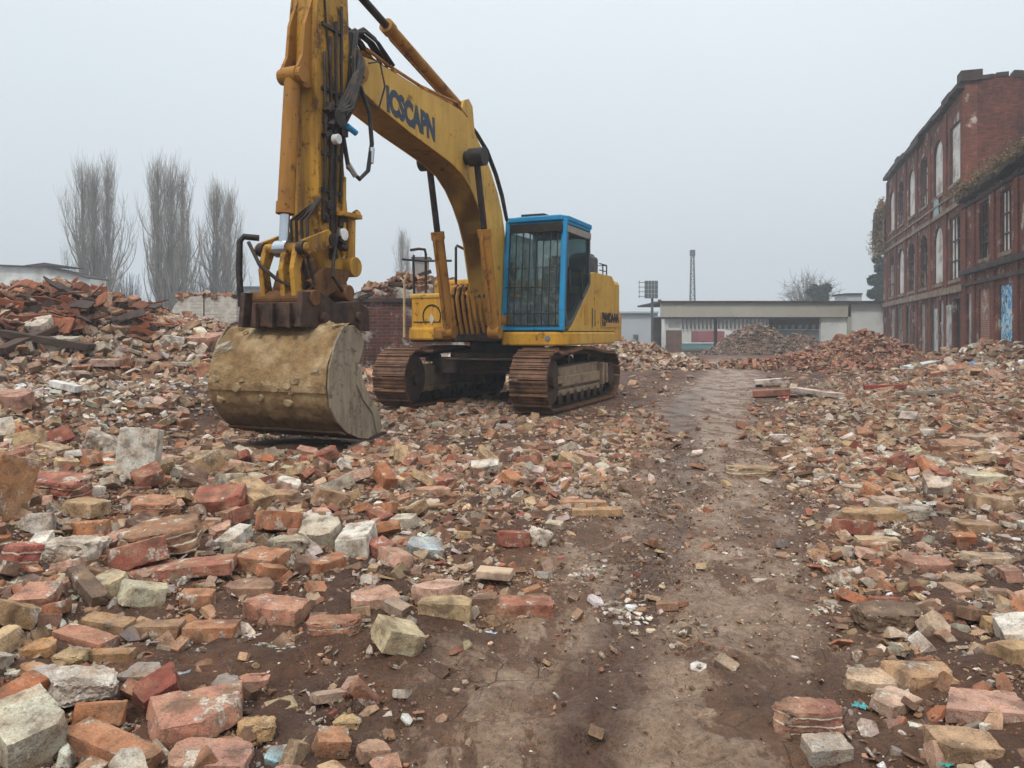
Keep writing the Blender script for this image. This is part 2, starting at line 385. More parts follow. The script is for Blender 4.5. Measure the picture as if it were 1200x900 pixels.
# ================================================================ loose rubble
PAL = [('ab6a44', 3.6), ('945238', 3.0), ('c08e6e', 2.8), ('b3937c', 3.6), ('8a6a54', 3.), ('684c3c', 2.2), ('c4a684', 2.6), ('a48a68', 2.4), ('cfc4b2', 2.8), ('bfb5a6', 2.4), ('98928a', 1.2), ('e8e3da', 1.9), ('96483a', .7), ('c09a7c', 2.), ('4e3c32', 1.4)]
PC = np.array([lin(c) for c, _ in PAL]); PW = np.array([w_ for _, w_ in PAL]); PW /= PW.sum()
def hull_proto(kind, k):
    rnd = random.Random(100*k+{'chunk': 1, 'brick': 2, 'flake': 3, 'grit': 4}[kind]); bm = bmesh.new()
    if kind in ('chunk', 'grit'):
        n = 9 if kind == 'grit' else 15
        for i in range(n):
            v = Vector((rnd.gauss(0,1), rnd.gauss(0,1), rnd.gauss(0,1))).normalized()*rnd.uniform(.75, 1.05)
            bm.verts.new((v.x*.5, v.y*.5*rnd.uniform(.6,.9), v.z*.32))
    elif kind == 'flake':
        n = rnd.randint(5, 7); a0 = rnd.uniform(0, 6)
        for i in range(n):
            a = a0+6.283*i/n+rnd.uniform(-.3,.3); r = rnd.uniform(.35,.55)
            for z in (-.07, .07): bm.verts.new((math.cos(a)*r*(1-.15*(z > 0)*rnd.random()), math.sin(a)*r*.75, z*rnd.uniform(.6,1.2)))
    else:
        L, W, H = rnd.choice([(.5,.25,.16), (.42,.27,.2), (.5,.3,.14), (.36,.26,.22)])
        for sx_ in (-1,1):
            for sy_ in (-1,1):
                for sz_ in (-1,1):
                    c = Vector((sx_*L, sy_*W, sz_*H))
                    if rnd.random() < .3:   # knocked-off corner
                        q = rnd.uniform(.12,.4)
                        bm.verts.new(c-Vector((sx_*q*L*1.2,0,0))); bm.verts.new(c-Vector((0,sy_*q*W,0))); bm.verts.new(c-Vector((0,0,sz_*q*H)))
                    else:
                        q = .05
                        bm.verts.new(c-Vector((sx_*q,0,0))*rnd.uniform(.4,1.5)); bm.verts.new(c-Vector((0,sy_*q,0))*rnd.uniform(.4,1.5)); bm.verts.new(c-Vector((0,0,sz_*q))*rnd.uniform(.4,1.2))
    r = bmesh.ops.convex_hull(bm, input=bm.verts)
    dead = [g for g in r['geom_interior'] if isinstance(g, bmesh.types.BMVert)]
    bmesh.ops.delete(bm, geom=dead, context='VERTS'); bmesh.ops.triangulate(bm, faces=bm.faces)
    bm.verts.index_update(); V = np.array([v.co[:] for v in bm.verts]); T = np.array([[v.index for v in f.verts] for f in bm.faces]); bm.free()
    return V, T
PROTO = {k: [hull_proto(k, i) for i in range(14)] for k in ('chunk', 'brick', 'flake', 'grit')}
MAT_STUFF = mat_rubble('rubble_fragments', 'attr'); MAT_OBJ = mat_rubble('broken_brick', 'obj')
def rotmats(yaw, tx, ty):
    cz, sz, cx, sx_, cy, sy = np.cos(yaw), np.sin(yaw), np.cos(tx), np.sin(tx), np.cos(ty), np.sin(ty)
    o, z = np.ones_like(yaw), np.zeros_like(yaw)
    Rz = np.stack([np.stack([cz,-sz,z],-1), np.stack([sz,cz,z],-1), np.stack([z,z,o],-1)], -2)
    Rx = np.stack([np.stack([o,z,z],-1), np.stack([z,cx,-sx_],-1), np.stack([z,sx_,cx],-1)], -2)
    Ry = np.stack([np.stack([cy,z,sy],-1), np.stack([z,o,z],-1), np.stack([-sy,z,cy],-1)], -2)
    return Rz @ Rx @ Ry
def scatter(name, x, y, size, mix, lift=.25, tilt=.5, tintf=None, label=None, zoff=None, cat=None, pal=None, kind='stuff'):
    n = len(x); kinds = rng.choice(len(mix), n, p=np.array([m[1] for m in mix])/sum(m[1] for m in mix)); pi = rng.integers(0, 14, n)
    yaw = rng.uniform(0, 6.283, n); Rm = rotmats(yaw, rng.normal(0, tilt, n), rng.normal(0, tilt, n))
    z = terrain(x, y)+size*lift*rng.uniform(-.45, 1., n)+(zoff if zoff is not None else 0)
    p = PW if pal is None else pal
    col = PC[rng.choice(len(PC), n, p=p)]*rng.uniform(.3, 1.0, (n, 1))**.8*1.35*(1+rng.normal(0, .06, (n, 3)))
    dust = rng.uniform(.0, .35, (n, 1)); col = col*(1-dust)+np.array(lin('80593c'))*dust
    if tintf is not None: col = tintf(col, x, y)
    col = np.clip(col, .01, .85)
    Vs, Ts, Cs = [], [], []; o = 0
    for ki, (kn, _) in enumerate(mix):
        for k in range(14):
            s = np.nonzero((kinds == ki) & (pi == k))[0]
            if not len(s): continue
            V, T = PROTO[kn][k]; asp = rng.uniform(.75, 1.3, (len(s), 1, 3))
            W = np.einsum('nij,nvj->nvi', Rm[s], V[None]*asp*size[s][:, None, None])+np.stack([x[s], y[s], z[s]], -1)[:, None]
            m = len(V); idx = T[None]+(o+np.arange(len(s))*m)[:, None, None]; o += len(s)*m
            Vs.append(W.reshape(-1, 3)); Ts.append(idx.reshape(-1, 3)); Cs.append(np.repeat(col[s], m, 0))
    ob = fast_mesh(name, np.concatenate(Vs), [np.concatenate(Ts)], MAT_STUFF, np.concatenate(Cs))
    tag(ob, label, cat, kind=kind); return ob
def density(x, y):
    pd = path_d(x, y); hw = np.where(y < 6, .84, np.where(y < 10, .84-.06*(y-6), .60+.03*(y-10)))*(1+.3*(fbm(x*.9, y*.9, 44)-.5))
    p = sstep(hw*.75, hw*1.25, np.abs(pd))
    far = sstep(24, 40, y)*(heap_h(x, y) < .08)*(1-.0*x)
    d = (.05+.95*p)*(1-.66*mud_zone(x, y))
    d = d*(1-.75*far)
    d = d*(.45+1.1*sstep(.35, .6, fbm(x*.8, y*.8, 61)))
    rr = np.exp(-(((pd-1.7-.05*y)/(.8+.02*y))**2))*(y < 20)   # thinner verge just right of the track
    d = d*(1-.35*rr)
    clr = sstep(9, 13, y)*(1-sstep(42, 55, y))*sstep(-(1.2+.22*y), -(.6+.15*y), pd)*(1-sstep(.6+.05*y, 1.9+.07*y, pd))   # open muddy ground between the machine and the track
    d = d*(1-.9*clr*(heap_h(x, y) < .1))
    d = d*(1-.92*(heap_h(x, y, ['right','canopy']) > .12))
    return d
def machine_free(x, y, pad=0.):
    dx, dy = x+.08, y-13.75; r = -.397*dx-.918*dy; s = .918*dx-.397*dy
    tr = (np.abs(r) < 2.15+pad) & (np.abs(np.abs(s)-1.2) < .36+pad)
    bk = (r > 5.2) & (r < 6.3) & (s > -.65) & (s < .85)
    return ~(tr | bk)
def spread(n, y0, y1, wide=.74, extra=1.):
    u = rng.random(n); y = np.sqrt(y0*y0+u*(y1*y1-y0*y0)); x = rng.uniform(-1, 1, n)*(wide*y+extra); return x, y
def field(name, n, y0, y1, s0, s1, mix, label, lift=.25, tilt=.45, pw=1., **k):
    x, y = spread(n, y0, y1); keep = rng.random(n) < density(x, y)**pw; keep &= machine_free(x, y)
    x, y = x[keep], y[keep]; t = rng.random(len(x)); size = s0*(s1/s0)**(t**2.2)
    keep = ~((size > .12) & ~machine_free(x, y, .12)); x, y, size = x[keep], y[keep], size[keep]
    return scatter(name, x, y, size, mix, lift, tilt, label=label, **k)
MIX = [('chunk', 3), ('brick', 4), ('flake', 4)]
WHP = np.full(len(PC), .03); WHP[[8,9,11,6]] = (2, 2, 1.4, .6); WHP /= WHP.sum()
field('gravel', 150000, 1.6, 6.5, .007, .032, [('grit', 3), ('flake', 1)], 'fine brick grit and pebbles strewn over the mud at the camera', .2, .5, .55)
MUDW = np.full(len(PC), .02); MUDW[[4,5,14]] = (1., 2., 2.); MUDW /= MUDW.sum()
field('mud_clods', 110000, 1.6, 9, .008, .045, [('grit', 3), ('chunk', 1)], 'clods and crumbs of brown mud trodden over the track', .15, .5, .4, pal=MUDW, tintf=lambda c,x,y: c*np.array((.85,.72,.62)))
field('plaster_crumbs', 9000, 1.8, 7, .01, .05, [('flake', 3), ('grit', 1)], 'pale crumbs of plaster and broken tile among the mud', .2, .4, .35, pal=WHP)
field('brick_grit', 90000, 5, 20, .015, .07, [('grit', 3), ('flake', 1)], 'small brick crumbs between the broken bricks', .2, .5, .6)
field('small_rubble', 80000, 1.7, 8, .016, .13, MIX, 'small brick and mortar fragments covering the near ground', .2, .4)
field('brick_rubble', 38000, 6.5, 16, .05, .24, MIX, 'layer of small broken brick round the machine', .14, .34, tintf=lambda c,x,y: c*(1-.2*sstep(7,12,y))[:,None]*np.array((1,.95,.9)))
field('distant_rubble', 26000, 14, 34, .09, .36, MIX, 'broken brick covering the ground beyond the machine', .12, .32, tintf=lambda c,x,y: c*np.array((.80,.72,.66)))
field('far_debris', 9000, 30, 75, .16, .5, MIX, 'scattered debris on the far mud', .2, .35, tintf=lambda c,x,y: c*np.array((.66,.58,.52)))
BR = PW.copy(); BR[[0,1,5,12,14]] *= 2.4; BR[[8,9,11]] *= .6; BR /= BR.sum()
WH = PW.copy(); WH[[8,9,10,11]] *= 2.2; WH /= WH.sum()
def heap_scatter(key, n, s0, s1, label, pal=None, tf=None, name='rubble_heap'):
    xs, ys = [], []
    L = HEAPS[key]; A = [l[3]*l[4] for l in L]
    for (cx, cy, H, rx, ry), a in zip(L, A):
        m = int(n*a/sum(A)); r = np.sqrt(rng.random(m))*1.02; th = rng.uniform(0, 6.283, m)
        xs.append(cx+rx*r*np.cos(th)); ys.append(cy+ry*r*np.sin(th))
    x = np.concatenate(xs); y = np.concatenate(ys); t = rng.random(len(x)); size = s0*(s1/s0)**(t**2.3)
    k = machine_free(x, y, .15); x, y, size = x[k], y[k], size[k]
    scatter(name, x, y, size, MIX, .5, .6, label=label, cat='rubble heap', pal=pal, tintf=tf, kind='stuff')
def lefttint(c, x, y):     # redder brick on the crest, pale mortar lower down
    h = terrain(x, y); k = sstep(.9, 1.7, h)[:, None]
    return c*(1-k)+(c*np.array((.78,.5,.38)))*k
heap_scatter('left', 26000, .05, .32, 'tall heap of broken red brick and pale mortar under the poplars', WH, lefttint)
heap_scatter('right', 6000, .1, .4, 'rounded heap of red brick rubble against the white wall', BR, lambda c,x,y: c*np.array((.8,.52,.42)))
heap_scatter('corner', 6500, .1, .45, 'bank of brick rubble along the foot of the ruined factory', None)
heap_scatter('behind', 4500, .1, .38, 'low grey brown rubble heap behind the counterweight', None)
heap_scatter('canopy', 6500, .14, .45, 'dark brown rubble heap in front of the open shed', None, lambda c,x,y: c*np.array((.36,.30,.28)))
heap_scatter('wall', 5000, .08, .4, 'rubble piled against the foot of the ruined wall', None)

def cluster(px, py, wpx, n, s0, s1, label, pal, lift=.1, tilt=.15, mix=[('flake', 4), ('grit', 1)]):
    x0, y0, _ = ray(px, py, 1.2); r_ = wpx/F*y0/2; x = x0+rng.normal(0, r_*.55, n); y = y0+rng.normal(0, r_*.9, n); scatter('plaster_flakes', x, y, rng.uniform(s0, s1, n), mix, lift, tilt, pal=pal, label=label, tintf=lambda c, a, b: np.clip(c*1.15, 0, .85))
WHT = np.full(len(PC), .001); WHT[[8,11]] = (1, 2); WHT /= WHT.sum()
cluster(288, 765, 80, 420, .006, .035, 'spill of white plaster crumbs on the dark soil', WHT)
cluster(690, 668, 40, 60, .02, .075, 'flat pale tile flakes trodden into the left edge of the track', WHT, 0., .05)
cluster(735, 716, 46, 60, .015, .06, 'flat pale flakes trodden into the middle of the track', WHT, 0., .05)
cluster(500, 640, 120, 260, .01, .05, 'small pale flakes scattered round the pale blue sheet', WHT)
cluster(1060, 690, 200, 500, .008, .045, 'pale crumbs scattered along the right verge of the track', WHT)
cluster(430, 560, 300, 700, .02, .07, 'pale mortar bits among the rubble before the bucket', WHT, .3, .4)
cluster(1080, 560, 260, 500, .02, .08, 'pale mortar bits in the right hand rubble', WHT, .3, .4)
cluster(110, 460, 200, 400, .05, .16, 'pale plaster lumps along the foot of the tall heap', WHT, .4, .5, MIX)
# ================================================================ excavator (local x = forward, y = its left, z = up)
EO = Vector((-.08, 13.75, 0)); EA = math.atan2(-.918, -.397)
M_YEL = mat_paint('yellow_paint', 'c9952c', '553015', .42, '2c1d12', .5, .42)
M_YEL2 = mat_paint('dusty_yellow_paint', 'c69c46', '74502c', .26, '40291a', .6, .32)
M_ARM = mat_paint('dirty_yellow_paint', 'b6882f', '4c2c16', .7, '22160f', .6, .85)
M_ORG = mat_paint('rusty_yellow_paint', '9d6d29', '55300f', .5, '2a1a10', .6, .45)
M_BELLY = mat_paint('shaded_grimy_belly_paint', '8a5620', '40230f', .55, '22150d', .7, .6)  # boom underside: real grime, with its shading painted in as darker brown
M_BLU = mat_paint('blue_paint', '1f86b8', '3a3a3a', .1, '1c2830', .42, .15)
M_BLK = mat_simple('black_steel', '17171a', .55, 0, .3, 8, '3a2c22', .5, .1)
M_GRS = mat_simple('greasy_steel', '33261e', .5, .2, .45, 9, '120d0a', .7, .3)
M_RUST = mat_simple('muddy_steel', '46342a', .75, .1, .35, 7, '2b1f18', .5, .5)
M_TRK = mat_simple('worn_track_steel', '6e4e38', .6, .25, .4, 6, '302019', .5, .4)
M_MUD = mat_simple('dried_mud_steel', '8a7660', .85, 0, .25, 5, '5a4836', .4, .4)
M_CHR = mat_simple('chrome_rod', 'b8bec4', .18, .9, .1, 3)
M_RUB = mat_simple('rubber_hose', '1c1a1a', .6, 0, .4, 14, '4a382a', .5, .1)
M_GREY = mat_simple('grey_plastic', '4b4f52', .6, 0, .25, 8, '2a2420', .4, .1)
M_DRKBL = mat_simple('dark_blue_lettering', '27384c', .6, 0, .2, 30, 'a8803c', .12)
def glass_mat(name, col, rough=.08, a=.5, dust=.25):
    t = NT(name); hi = '8fa09f' if 'wind' in name else '5e7478'; tr = t.n.new('ShaderNodeBsdfTransparent'); tr.inputs[0].default_value = (*col, 1)
    mxs = t.n.new('ShaderNodeMixShader'); mxs.inputs[0].default_value = a
    n = t.ramp(t.noise(5, 6, .6), [(.35, a*.7), (.7, min(1, a*1.4))]); t.l(n, mxs.inputs[0])
    t.l(tr.outputs[0], mxs.inputs[1]); t.l(t.b.outputs[0], mxs.inputs[2]); t.l(mxs.outputs[0], t.out.inputs[0])
    t.fin(t.ramp(t.noise(8, 7, .7), [(.3, lin('1c262a')), (.75, lin(hi))]), rough, 0, .5); return t.m
M_WSC = glass_mat('dusty_windscreen', (.55,.68,.68), .12, .5); M_GLS = glass_mat('tinted_glass', (.5,.62,.63), .06, .30)
def bucket_mat():
    t = NT('bucket_steel'); n = t.noise(2.2, 8, .62)
    col = t.ramp(n, [(.3, lin('755c3f')), (.48, lin('977b56')), (.60, lin('af9570')), (.72, lin('c4b08e'))])
    st = t.noise(3, 8, .7, t.mapping((3, .5, 1.6))); col = t.mix(t.ramp(st, [(.5, 0.), (.72, .45)]), col, lin('5a422c'))
    p = t.noise(1.6, 9, .6, None, .5); f = t.ramp(p, [(.60, 0.), (.63, 1.)]); col = t.mix(t.math('MULTIPLY', f, .75), col, lin('b9b0a2'))
    z = t.sep()[2]; lo = t.math('MULTIPLY', t.ramp(t.math('ADD', z, t.math('MULTIPLY', n, .25)), [(.45, 1.), (.85, 0.)]), .8)
    col = t.mix(lo, col, lin('57422e'))            # caked soil on the part that digs
    g = t.noise(11, 10, .72); col = t.mix(.6, col, t.ramp(g, [(.34, .45), (.52, 1.), (.68, 1.35)]), 'MULTIPLY')
    t.bump(t.math('ADD', t.noise(9, 9, .7), t.math('MULTIPLY', f, .5)), 1., .05); return t.fin(col, .88, 0, .2)
M_BKT = bucket_mat()
EX = empty('excavator', EO, EA)
tag(EX, 'yellow tracked excavator with a caged blue cab and its big bucket resting on the rubble', 'excavator')
def P(name, mb, mat, par=None, bevel=0., smooth=False): return mb.build(name, mat, par or EX, bevel, smooth)
XZ = ((0,0,0), (1,0,0), (0,0,1), (0,1,0))           # prism frame: side profile (r,z), thickness along s
def side(poly, s0, s1, holes=(), mb=None): return (mb or MB()).prism(poly, *XZ, s0, s1, holes)
# ---- undercarriage
def track(sc):
    fr, rr, zc, ra = 1.53, -1.56, .50, .455
    pts = []
    for i in range(13): a = R(90-15*i); pts.append((fr+ra*math.cos(a), zc+ra*math.sin(a)))
    for i in range(1, 16): pts.append((fr+(rr-fr)*i/16, zc-ra))
    rb = ra*.9
    for i in range(13): a = R(-90-15*i); pts.append((rr+rb*math.cos(a), zc-(ra-rb)+rb*math.sin(a)))
    for i in range(1, 16):
        u = i/16; pts.append((rr+(fr-rr)*u, zc+ra*(.82+.18*u)-.015+.055*math.sin(math.pi*min(1, u*1.15))*(u < .87)-.02*math.sin(u*9)))
    L = [0]; n = len(pts)
    for i in range(n): a, b = pts[i], pts[(i+1) % n]; L.append(L[-1]+math.hypot(b[0]-a[0], b[1]-a[1]))
    def at_(t):
        t %= L[-1]; i = max(k for k in range(n) if L[k] <= t); a, b = pts[i], pts[(i+1) % n]; u = (t-L[i])/(L[i+1]-L[i])
        d = Vector((b[0]-a[0], 0, b[1]-a[1])).normalized(); return Vector((a[0]+(b[0]-a[0])*u, 0, a[1]+(b[1]-a[1])*u)), d
    N = 46; pitch = L[-1]/N; root = MB()
    for k in range(N):
        c, d = at_(k*pitch); nrm = Vector((-d.z, 0, d.x))  # clockwise loop: outward
        if (c-Vector((0,0,zc))).dot(nrm) < 0 and abs(c.x) < 1.5: nrm = -nrm
        elif abs(c.x) >= 1.5:
            cc = Vector((fr if c.x > 0 else rr, 0, zc)); nrm = nrm if (c-cc).dot(nrm) > 0 else -nrm
        M = Matrix((d, Vector((0,1,0)), nrm)).transposed()
        c = c+Vector((0, sc+random.uniform(-.004,.004), 0))
        root.box(c+nrm*.0, (pitch*.93, .60, .022), M)
        root.box(c+nrm*.022-d*pitch*.38, (.022, .595, .035), M); root.box(c+nrm*.016+d*.0, (.018, .59, .016), M); root.box(c+nrm*.016+d*pitch*.3, (.018, .59, .016), M)
    t = P('track', root, M_TRK)
    ch = MB()
    for k in range(N):
        c, d = at_((k+.5)*pitch); M = Matrix((d, Vector((0,1,0)), Vector((0,1,0)).cross(d)*-1)).transposed(); cc = Vector((fr if c.x > fr else rr if c.x < rr else c.x, 0, zc)); nn = (c-cc).normalized()
        for q in (-.09, .09): ch.box(c-nn*.055+Vector((0, sc+q, 0)), (pitch*.98, .035, .075), M)
    P('track_chain', ch, M_GRS, t)
    fm = MB(); fm.prism([(-1.25,.34),(1.15,.34),(1.3,.42),(1.3,.60),(1.1,.68),(-1.0,.72),(-1.3,.62)], *XZ, sc-.16, sc+.16)
    fm.prism([(-1.2,.24),(1.2,.24),(1.2,.34),(-1.2,.34)], *XZ, sc-.2, sc+.2)
    o = 1 if sc > 0 else -1
    fm.box((.1, sc+o*.19, .47), (2.0, .07, .17)); fm.box((1.2, sc+o*.14, .5), (.34, .2, .12)); fm.box((-1.0, sc+o*.2, .5), (.12,.14,.4)); fm.box((-1.22, sc+o*.2, .5), (.1,.14,.36))
    P('track_frame', fm, M_MUD, t, .015)
    for k in range(7):
        rl = MB(); x = -1.05+k*.36; c = Vector((x, sc, .20)); rl.tube([c+Vector((0,-.2,0)), c+Vector((0,-.12,0)), c+Vector((0,-.11,0)), c+Vector((0,.11,0)), c+Vector((0,.12,0)), c+Vector((0,.2,0))], [.1,.1,.075,.075,.1,.1], 14); P('track_roller', rl, M_GRS, t)
    for x in (-.5,.55): rl = MB(); c = Vector((x, sc, .80)); rl.tube([c+Vector((0,-.12,0)), c+Vector((0,.14,0))], .07, 14); P('carrier_roller', rl, M_GRS, t)
    idl = MB(); c = Vector((fr, sc, zc)); D = Vector((0,1,0))
    idl.tube([c-D*.2, c-D*.19, c-D*.14, c-D*.13, c+D*.13, c+D*.14, c+D*.19, c+D*.2], [.2,.375,.375,.41,.41,.375,.375,.2], 32)
    idl.tube([c-D*.27, c+D*.27], [.11]*2, 16); P('idler_wheel', idl, M_RUST, t, 0, True)
    sp = MB(); c = Vector((rr, sc, zc-.03)); sp.tube([c-D*.04, c+D*.04], .33, 22); sp.tube([c-D*.2, c+o*D*.24], .22, 20)
    for k in range(22):
        a = 6.283*k/22; sp.box(c+Vector((math.cos(a)*.35, 0, math.sin(a)*.35)), (.06, .07, .05), Matrix.Rotation(-a, 3, 'Y'))
    P('drive_sprocket', sp, M_RUST, t)
track(1.2); track(-1.2)
cb = MB(); cb.box((0,0,.72), (1.5, 1.5, .34))
for sx_ in (-1, 1):
    for sy_ in (-1, 1):
        cb.prism([(-.16,-.12),(.16,-.12),(.13,.12),(-.13,.12)], (sx_*.62, sy_*.55, .66), (1,0,0), (0,0,1), (0, sy_, 0), 0, .55)
cb.box((.72, 0, .70), (.1, 1.9, .24)); cb.box((-.72, 0, .70), (.1, 1.9, .24)); cb.box((.95,0,.80),(.5,1.3,.03)); 
P('carbody', cb, M_RUST, None, .02)
P('slew_ring', cyl((0,0,.98), (0,0,1), .66, .2, 40), M_GRS)
dk = MB(); dk.prism([(1.0,-1.38),(1.0,-.56),(.55,-.5),(.55,.30),(.9,.34),(.9,1.3),(-2.0,1.36),(-2.5,1.0),(-2.5,-1.0),(-2.0,-1.38)], (0,0,0), (1,0,0), (0,1,0), (0,0,1), 1.075, 1.17)
dk.box((.5, 0, 1.19), (1.2, .12, .1)); P('deck_frame', dk, M_GRS, None, .01)
# ---- boom
BOOM = [(5.16,4.32),(5.08,4.42),(4.95,4.47),(4.67,4.5),(4.1,4.485),(3.5,4.485),(2.95,4.50),(2.5,4.50),(2.29,4.46),(2.05,4.34),(1.86,4.18),(1.6,3.99),(1.39,3.79),(1.14,3.5),(.96,3.2),(.86,2.9),(.78,2.5),(.70,1.9),(.68,1.45),(.78,1.28),(1.0,1.26),(1.12,1.4),(1.24,1.85),(1.38,2.3),(1.5,2.68),(1.66,2.96),(1.86,3.2),(2.1,3.41),(2.38,3.57),(2.75,3.67),(3.2,3.74),(3.88,3.84),(4.67,3.99),(5.0,4.08),(5.13,4.17)]
b = MB(); side(BOOM, -.10, .30, mb=b)
P('boom', b, M_YEL2, None, .012)
e1 = MB()                                            # flange edges of the side plates
for s_ in (-.115, .315): side([(p[0], p[1]) for p in BOOM], s_-.012, s_+.012, mb=e1)
boom = EX.children[-1]
P('side_plate', e1, M_YEL2, boom)
pn = MB(); pn.tube([(5.0,-.16,4.27),(5.0,.36,4.27)], .12, 20); pn.tube([(5.0,-.2,4.27),(5.0,.4,4.27)], .07, 16)
pn.tube([(.9,-.25,1.42),(.9,.45,1.42)], .13, 18); bl_ = MB(); bl_.prism(BOOM[21:35]+[(p[0]+.0,p[1]+.03) for p in BOOM[34:20:-1]], *XZ, -.102, .302); P('belly_plate', bl_, M_BELLY, boom)  # underside strip of the boom, wearing the dirty paint with shade in its colour
P('pivot_pin', pn, M_ORG, boom)
c2 = MB(); c2.tube([(2.28,-.42,3.83),(2.28,.62,3.83)], .10, 20); c2.tube([(2.28,.40,3.83),(2.28,.64,3.83)], .135, 20); c2.tube([(2.28,-.44,3.83),(2.28,-.2,3.83)], .135, 20)
P('cylinder_pin', c2, M_BLK, boom, 0, True)
def ram(name, a, b, split, rb, rr_, s, mat=M_ORG, par=None, clamps=True):
    a = Vector((a[0], s, a[1])); b = Vector((b[0], s, b[1])); d = (b-a).normalized(); m = a+(b-a)*split
    q = MB(); q.tube([a+d*.05, m-d*.12], rb, 20); q.tube([m-d*.12, m], rb*1.16, 20)
    q.tube([a+Vector((0,-.09,0)), a+Vector((0,.09,0))], rb*1.15, 18)
    o = P(name, q, mat, par, 0, True)
    r_ = MB(); r_.tube([m-d*.02, b], rr_, 16); r_.tube([b+Vector((0,-.08,0)), b+Vector((0,.08,0))], rb*1.05, 18); P('piston_rod', r_, M_CHR if mat is not M_ORG or name == 'bucket_cylinder' else M_GRS, o, 0, True)
    if clamps:
        k = MB(); up = Vector((0,1,0)).cross(d).normalized()
        k.tube([a+d*.2+up*(rb+.03), m-d*.15+up*(rb+.035), m-d*.05+up*rb*.9], .017, 8); P('oil_pipe', k, mat, o)
    return o
ram('boom_cylinder', (1.62,1.25), (2.28,3.83), .60, .092, .05, .50, M_ORG)
ram('boom_cylinder', (1.62,1.25), (2.28,3.83), .60, .092, .05, -.30, M_ORG)
ram('arm_cylinder', (2.05,4.66), (5.36,5.50), .62, .085, .05, .1, M_ORG)
br = MB()
for s_ in (-.04, .24): side([(1.8,4.1),(2.35,4.4),(2.2,4.72),(2.05,4.78),(1.92,4.7)], s_-.02, s_+.02, mb=br)
P('cylinder_bracket', br, M_YEL2, boom)
# ---- lettering on the boom
def text_mesh(name, s, h, loc, xdir, ydir, mat, par, weight=.02, shear=0., sp=1.0, wd=1.):
    c = bpy.data.curves.new(name, 'FONT'); c.body = s; c.size = h*1.38; c.offset = weight; c.shear = shear; c.space_character = sp; c.extrude = .002; c.resolution_u = 3
    o = bpy.data.objects.new(name+'_tmp', c); COL.objects.link(o); dg = bpy.context.evaluated_depsgraph_get(); me = bpy.data.meshes.new_from_object(o.evaluated_get(dg)); bpy.data.objects.remove(o)
    X = Vector(xdir).normalized(); Y = Vector(ydir).normalized(); Z = X.cross(Y)
    M = Matrix.Translation(Vector(loc)) @ Matrix((X*wd, Y, Z)).transposed().to_4x4(); me.transform(M)
    me.materials.clear(); me.materials.append(mat); ob = bpy.data.objects.new(name, me); COL.objects.link(ob); ob.parent = par; return ob
xd = Vector((-1.13, 0, -.10)).normalized()
text_mesh('lettering', 'ICSCAPN', .30, (4.44, .3295, 3.985), xd, (.10, 0, 1), M_DRKBL, boom, .024, .06, .98, .74)
# ---- pipes along the boom and the hose bundle at its tip
h1 = MB()
for k, (s_, dz) in enumerate(((.02,.05),(.10,.07),(.18,.05),(.25,.06))):
    h1.tube([(4.75,s_,4.50+dz*2.2),(4.3,s_,4.50+dz*1.5),(3.5,s_,4.50+dz),(2.9,s_,4.53+dz),(2.45,s_,4.56+dz),(2.1,s_,4.44+dz)], .022, 8)
for x in (4.2,3.4,2.7): h1.box((x,.14,4.53),(.06,.34,.05))
P('boom_pipe', h1, M_ORG, boom)
h2 = MB(); h2.tube([(2.1,.2,4.50),(1.75,.24,4.34),(1.45,.28,4.12),(1.15,.30,3.80),(.95,.32,3.48),(.80,.34,3.1)], [.03,.03,.035,.035,.035,.03], 10); h2.tube([(.80,.34,3.1),(.72,.34,2.7),(.66,.33,2.2),(.62,.33,1.6)], .02, 8)
h2.tube([(2.2,.05,4.50),(1.85,.1,4.38),(1.5,.12,4.1),(1.2,.12,3.75),(1.0,.12,3.3),(.85,.12,2.6)], .026, 8)
P('boom_hose', h2, M_RUB, boom, 0, True)
h3 = MB(); random.seed(5)
for k in range(9):
    s_ = -.05+.045*k+random.uniform(-.02,.02); u = random.uniform(-.06,.06)
    h3.tube([(4.25+u,s_,4.60),(4.6+u,s_,4.80+u),(4.85,s_,4.83+u),(5.05,s_+.03,4.72),(5.15,s_+.06,4.45+u),(5.16,s_+.08,4.1),(5.28+u,s_+.09,3.75),(5.42,s_+.06,3.5+u)], .02, 8)
h3.tube([(4.9,.38,4.4),(4.7,.40,4.48),(4.62,.42,4.2),(4.72,.40,3.92),(4.95,.38,3.95)], .012, 6)
for k in range(5): s_=.32+.02*k; h3.tube([(5.05,s_,4.5-.03*k),(5.12,s_+.04,4.25),(5.3,s_+.03,3.95-.05*k),(5.5,s_,3.66),(5.62,s_-.02,3.5)], .026, 8)
P('hose_bundle', h3, M_RUB, None, 0, True)
h4 = MB(); h4.tube([(5.02,.34,4.1),(4.92,.40,3.8),(4.9,.42,3.45),(4.98,.42,3.12),(5.12,.40,3.0),(5.28,.36,3.1),(5.34,.32,3.5)], .026, 10)
P('hanging_hose', h4, M_RUB, None, 0, True); h5 = MB(); h5.tube([(4.905,.42,3.4),(4.93,.42,3.22)], .036, 10); h5.tube([(5.2,.4,3.02),(5.3,.37,3.14)], .034, 10); P('hose_fitting', h5, M_CHR, EX.children[-1])
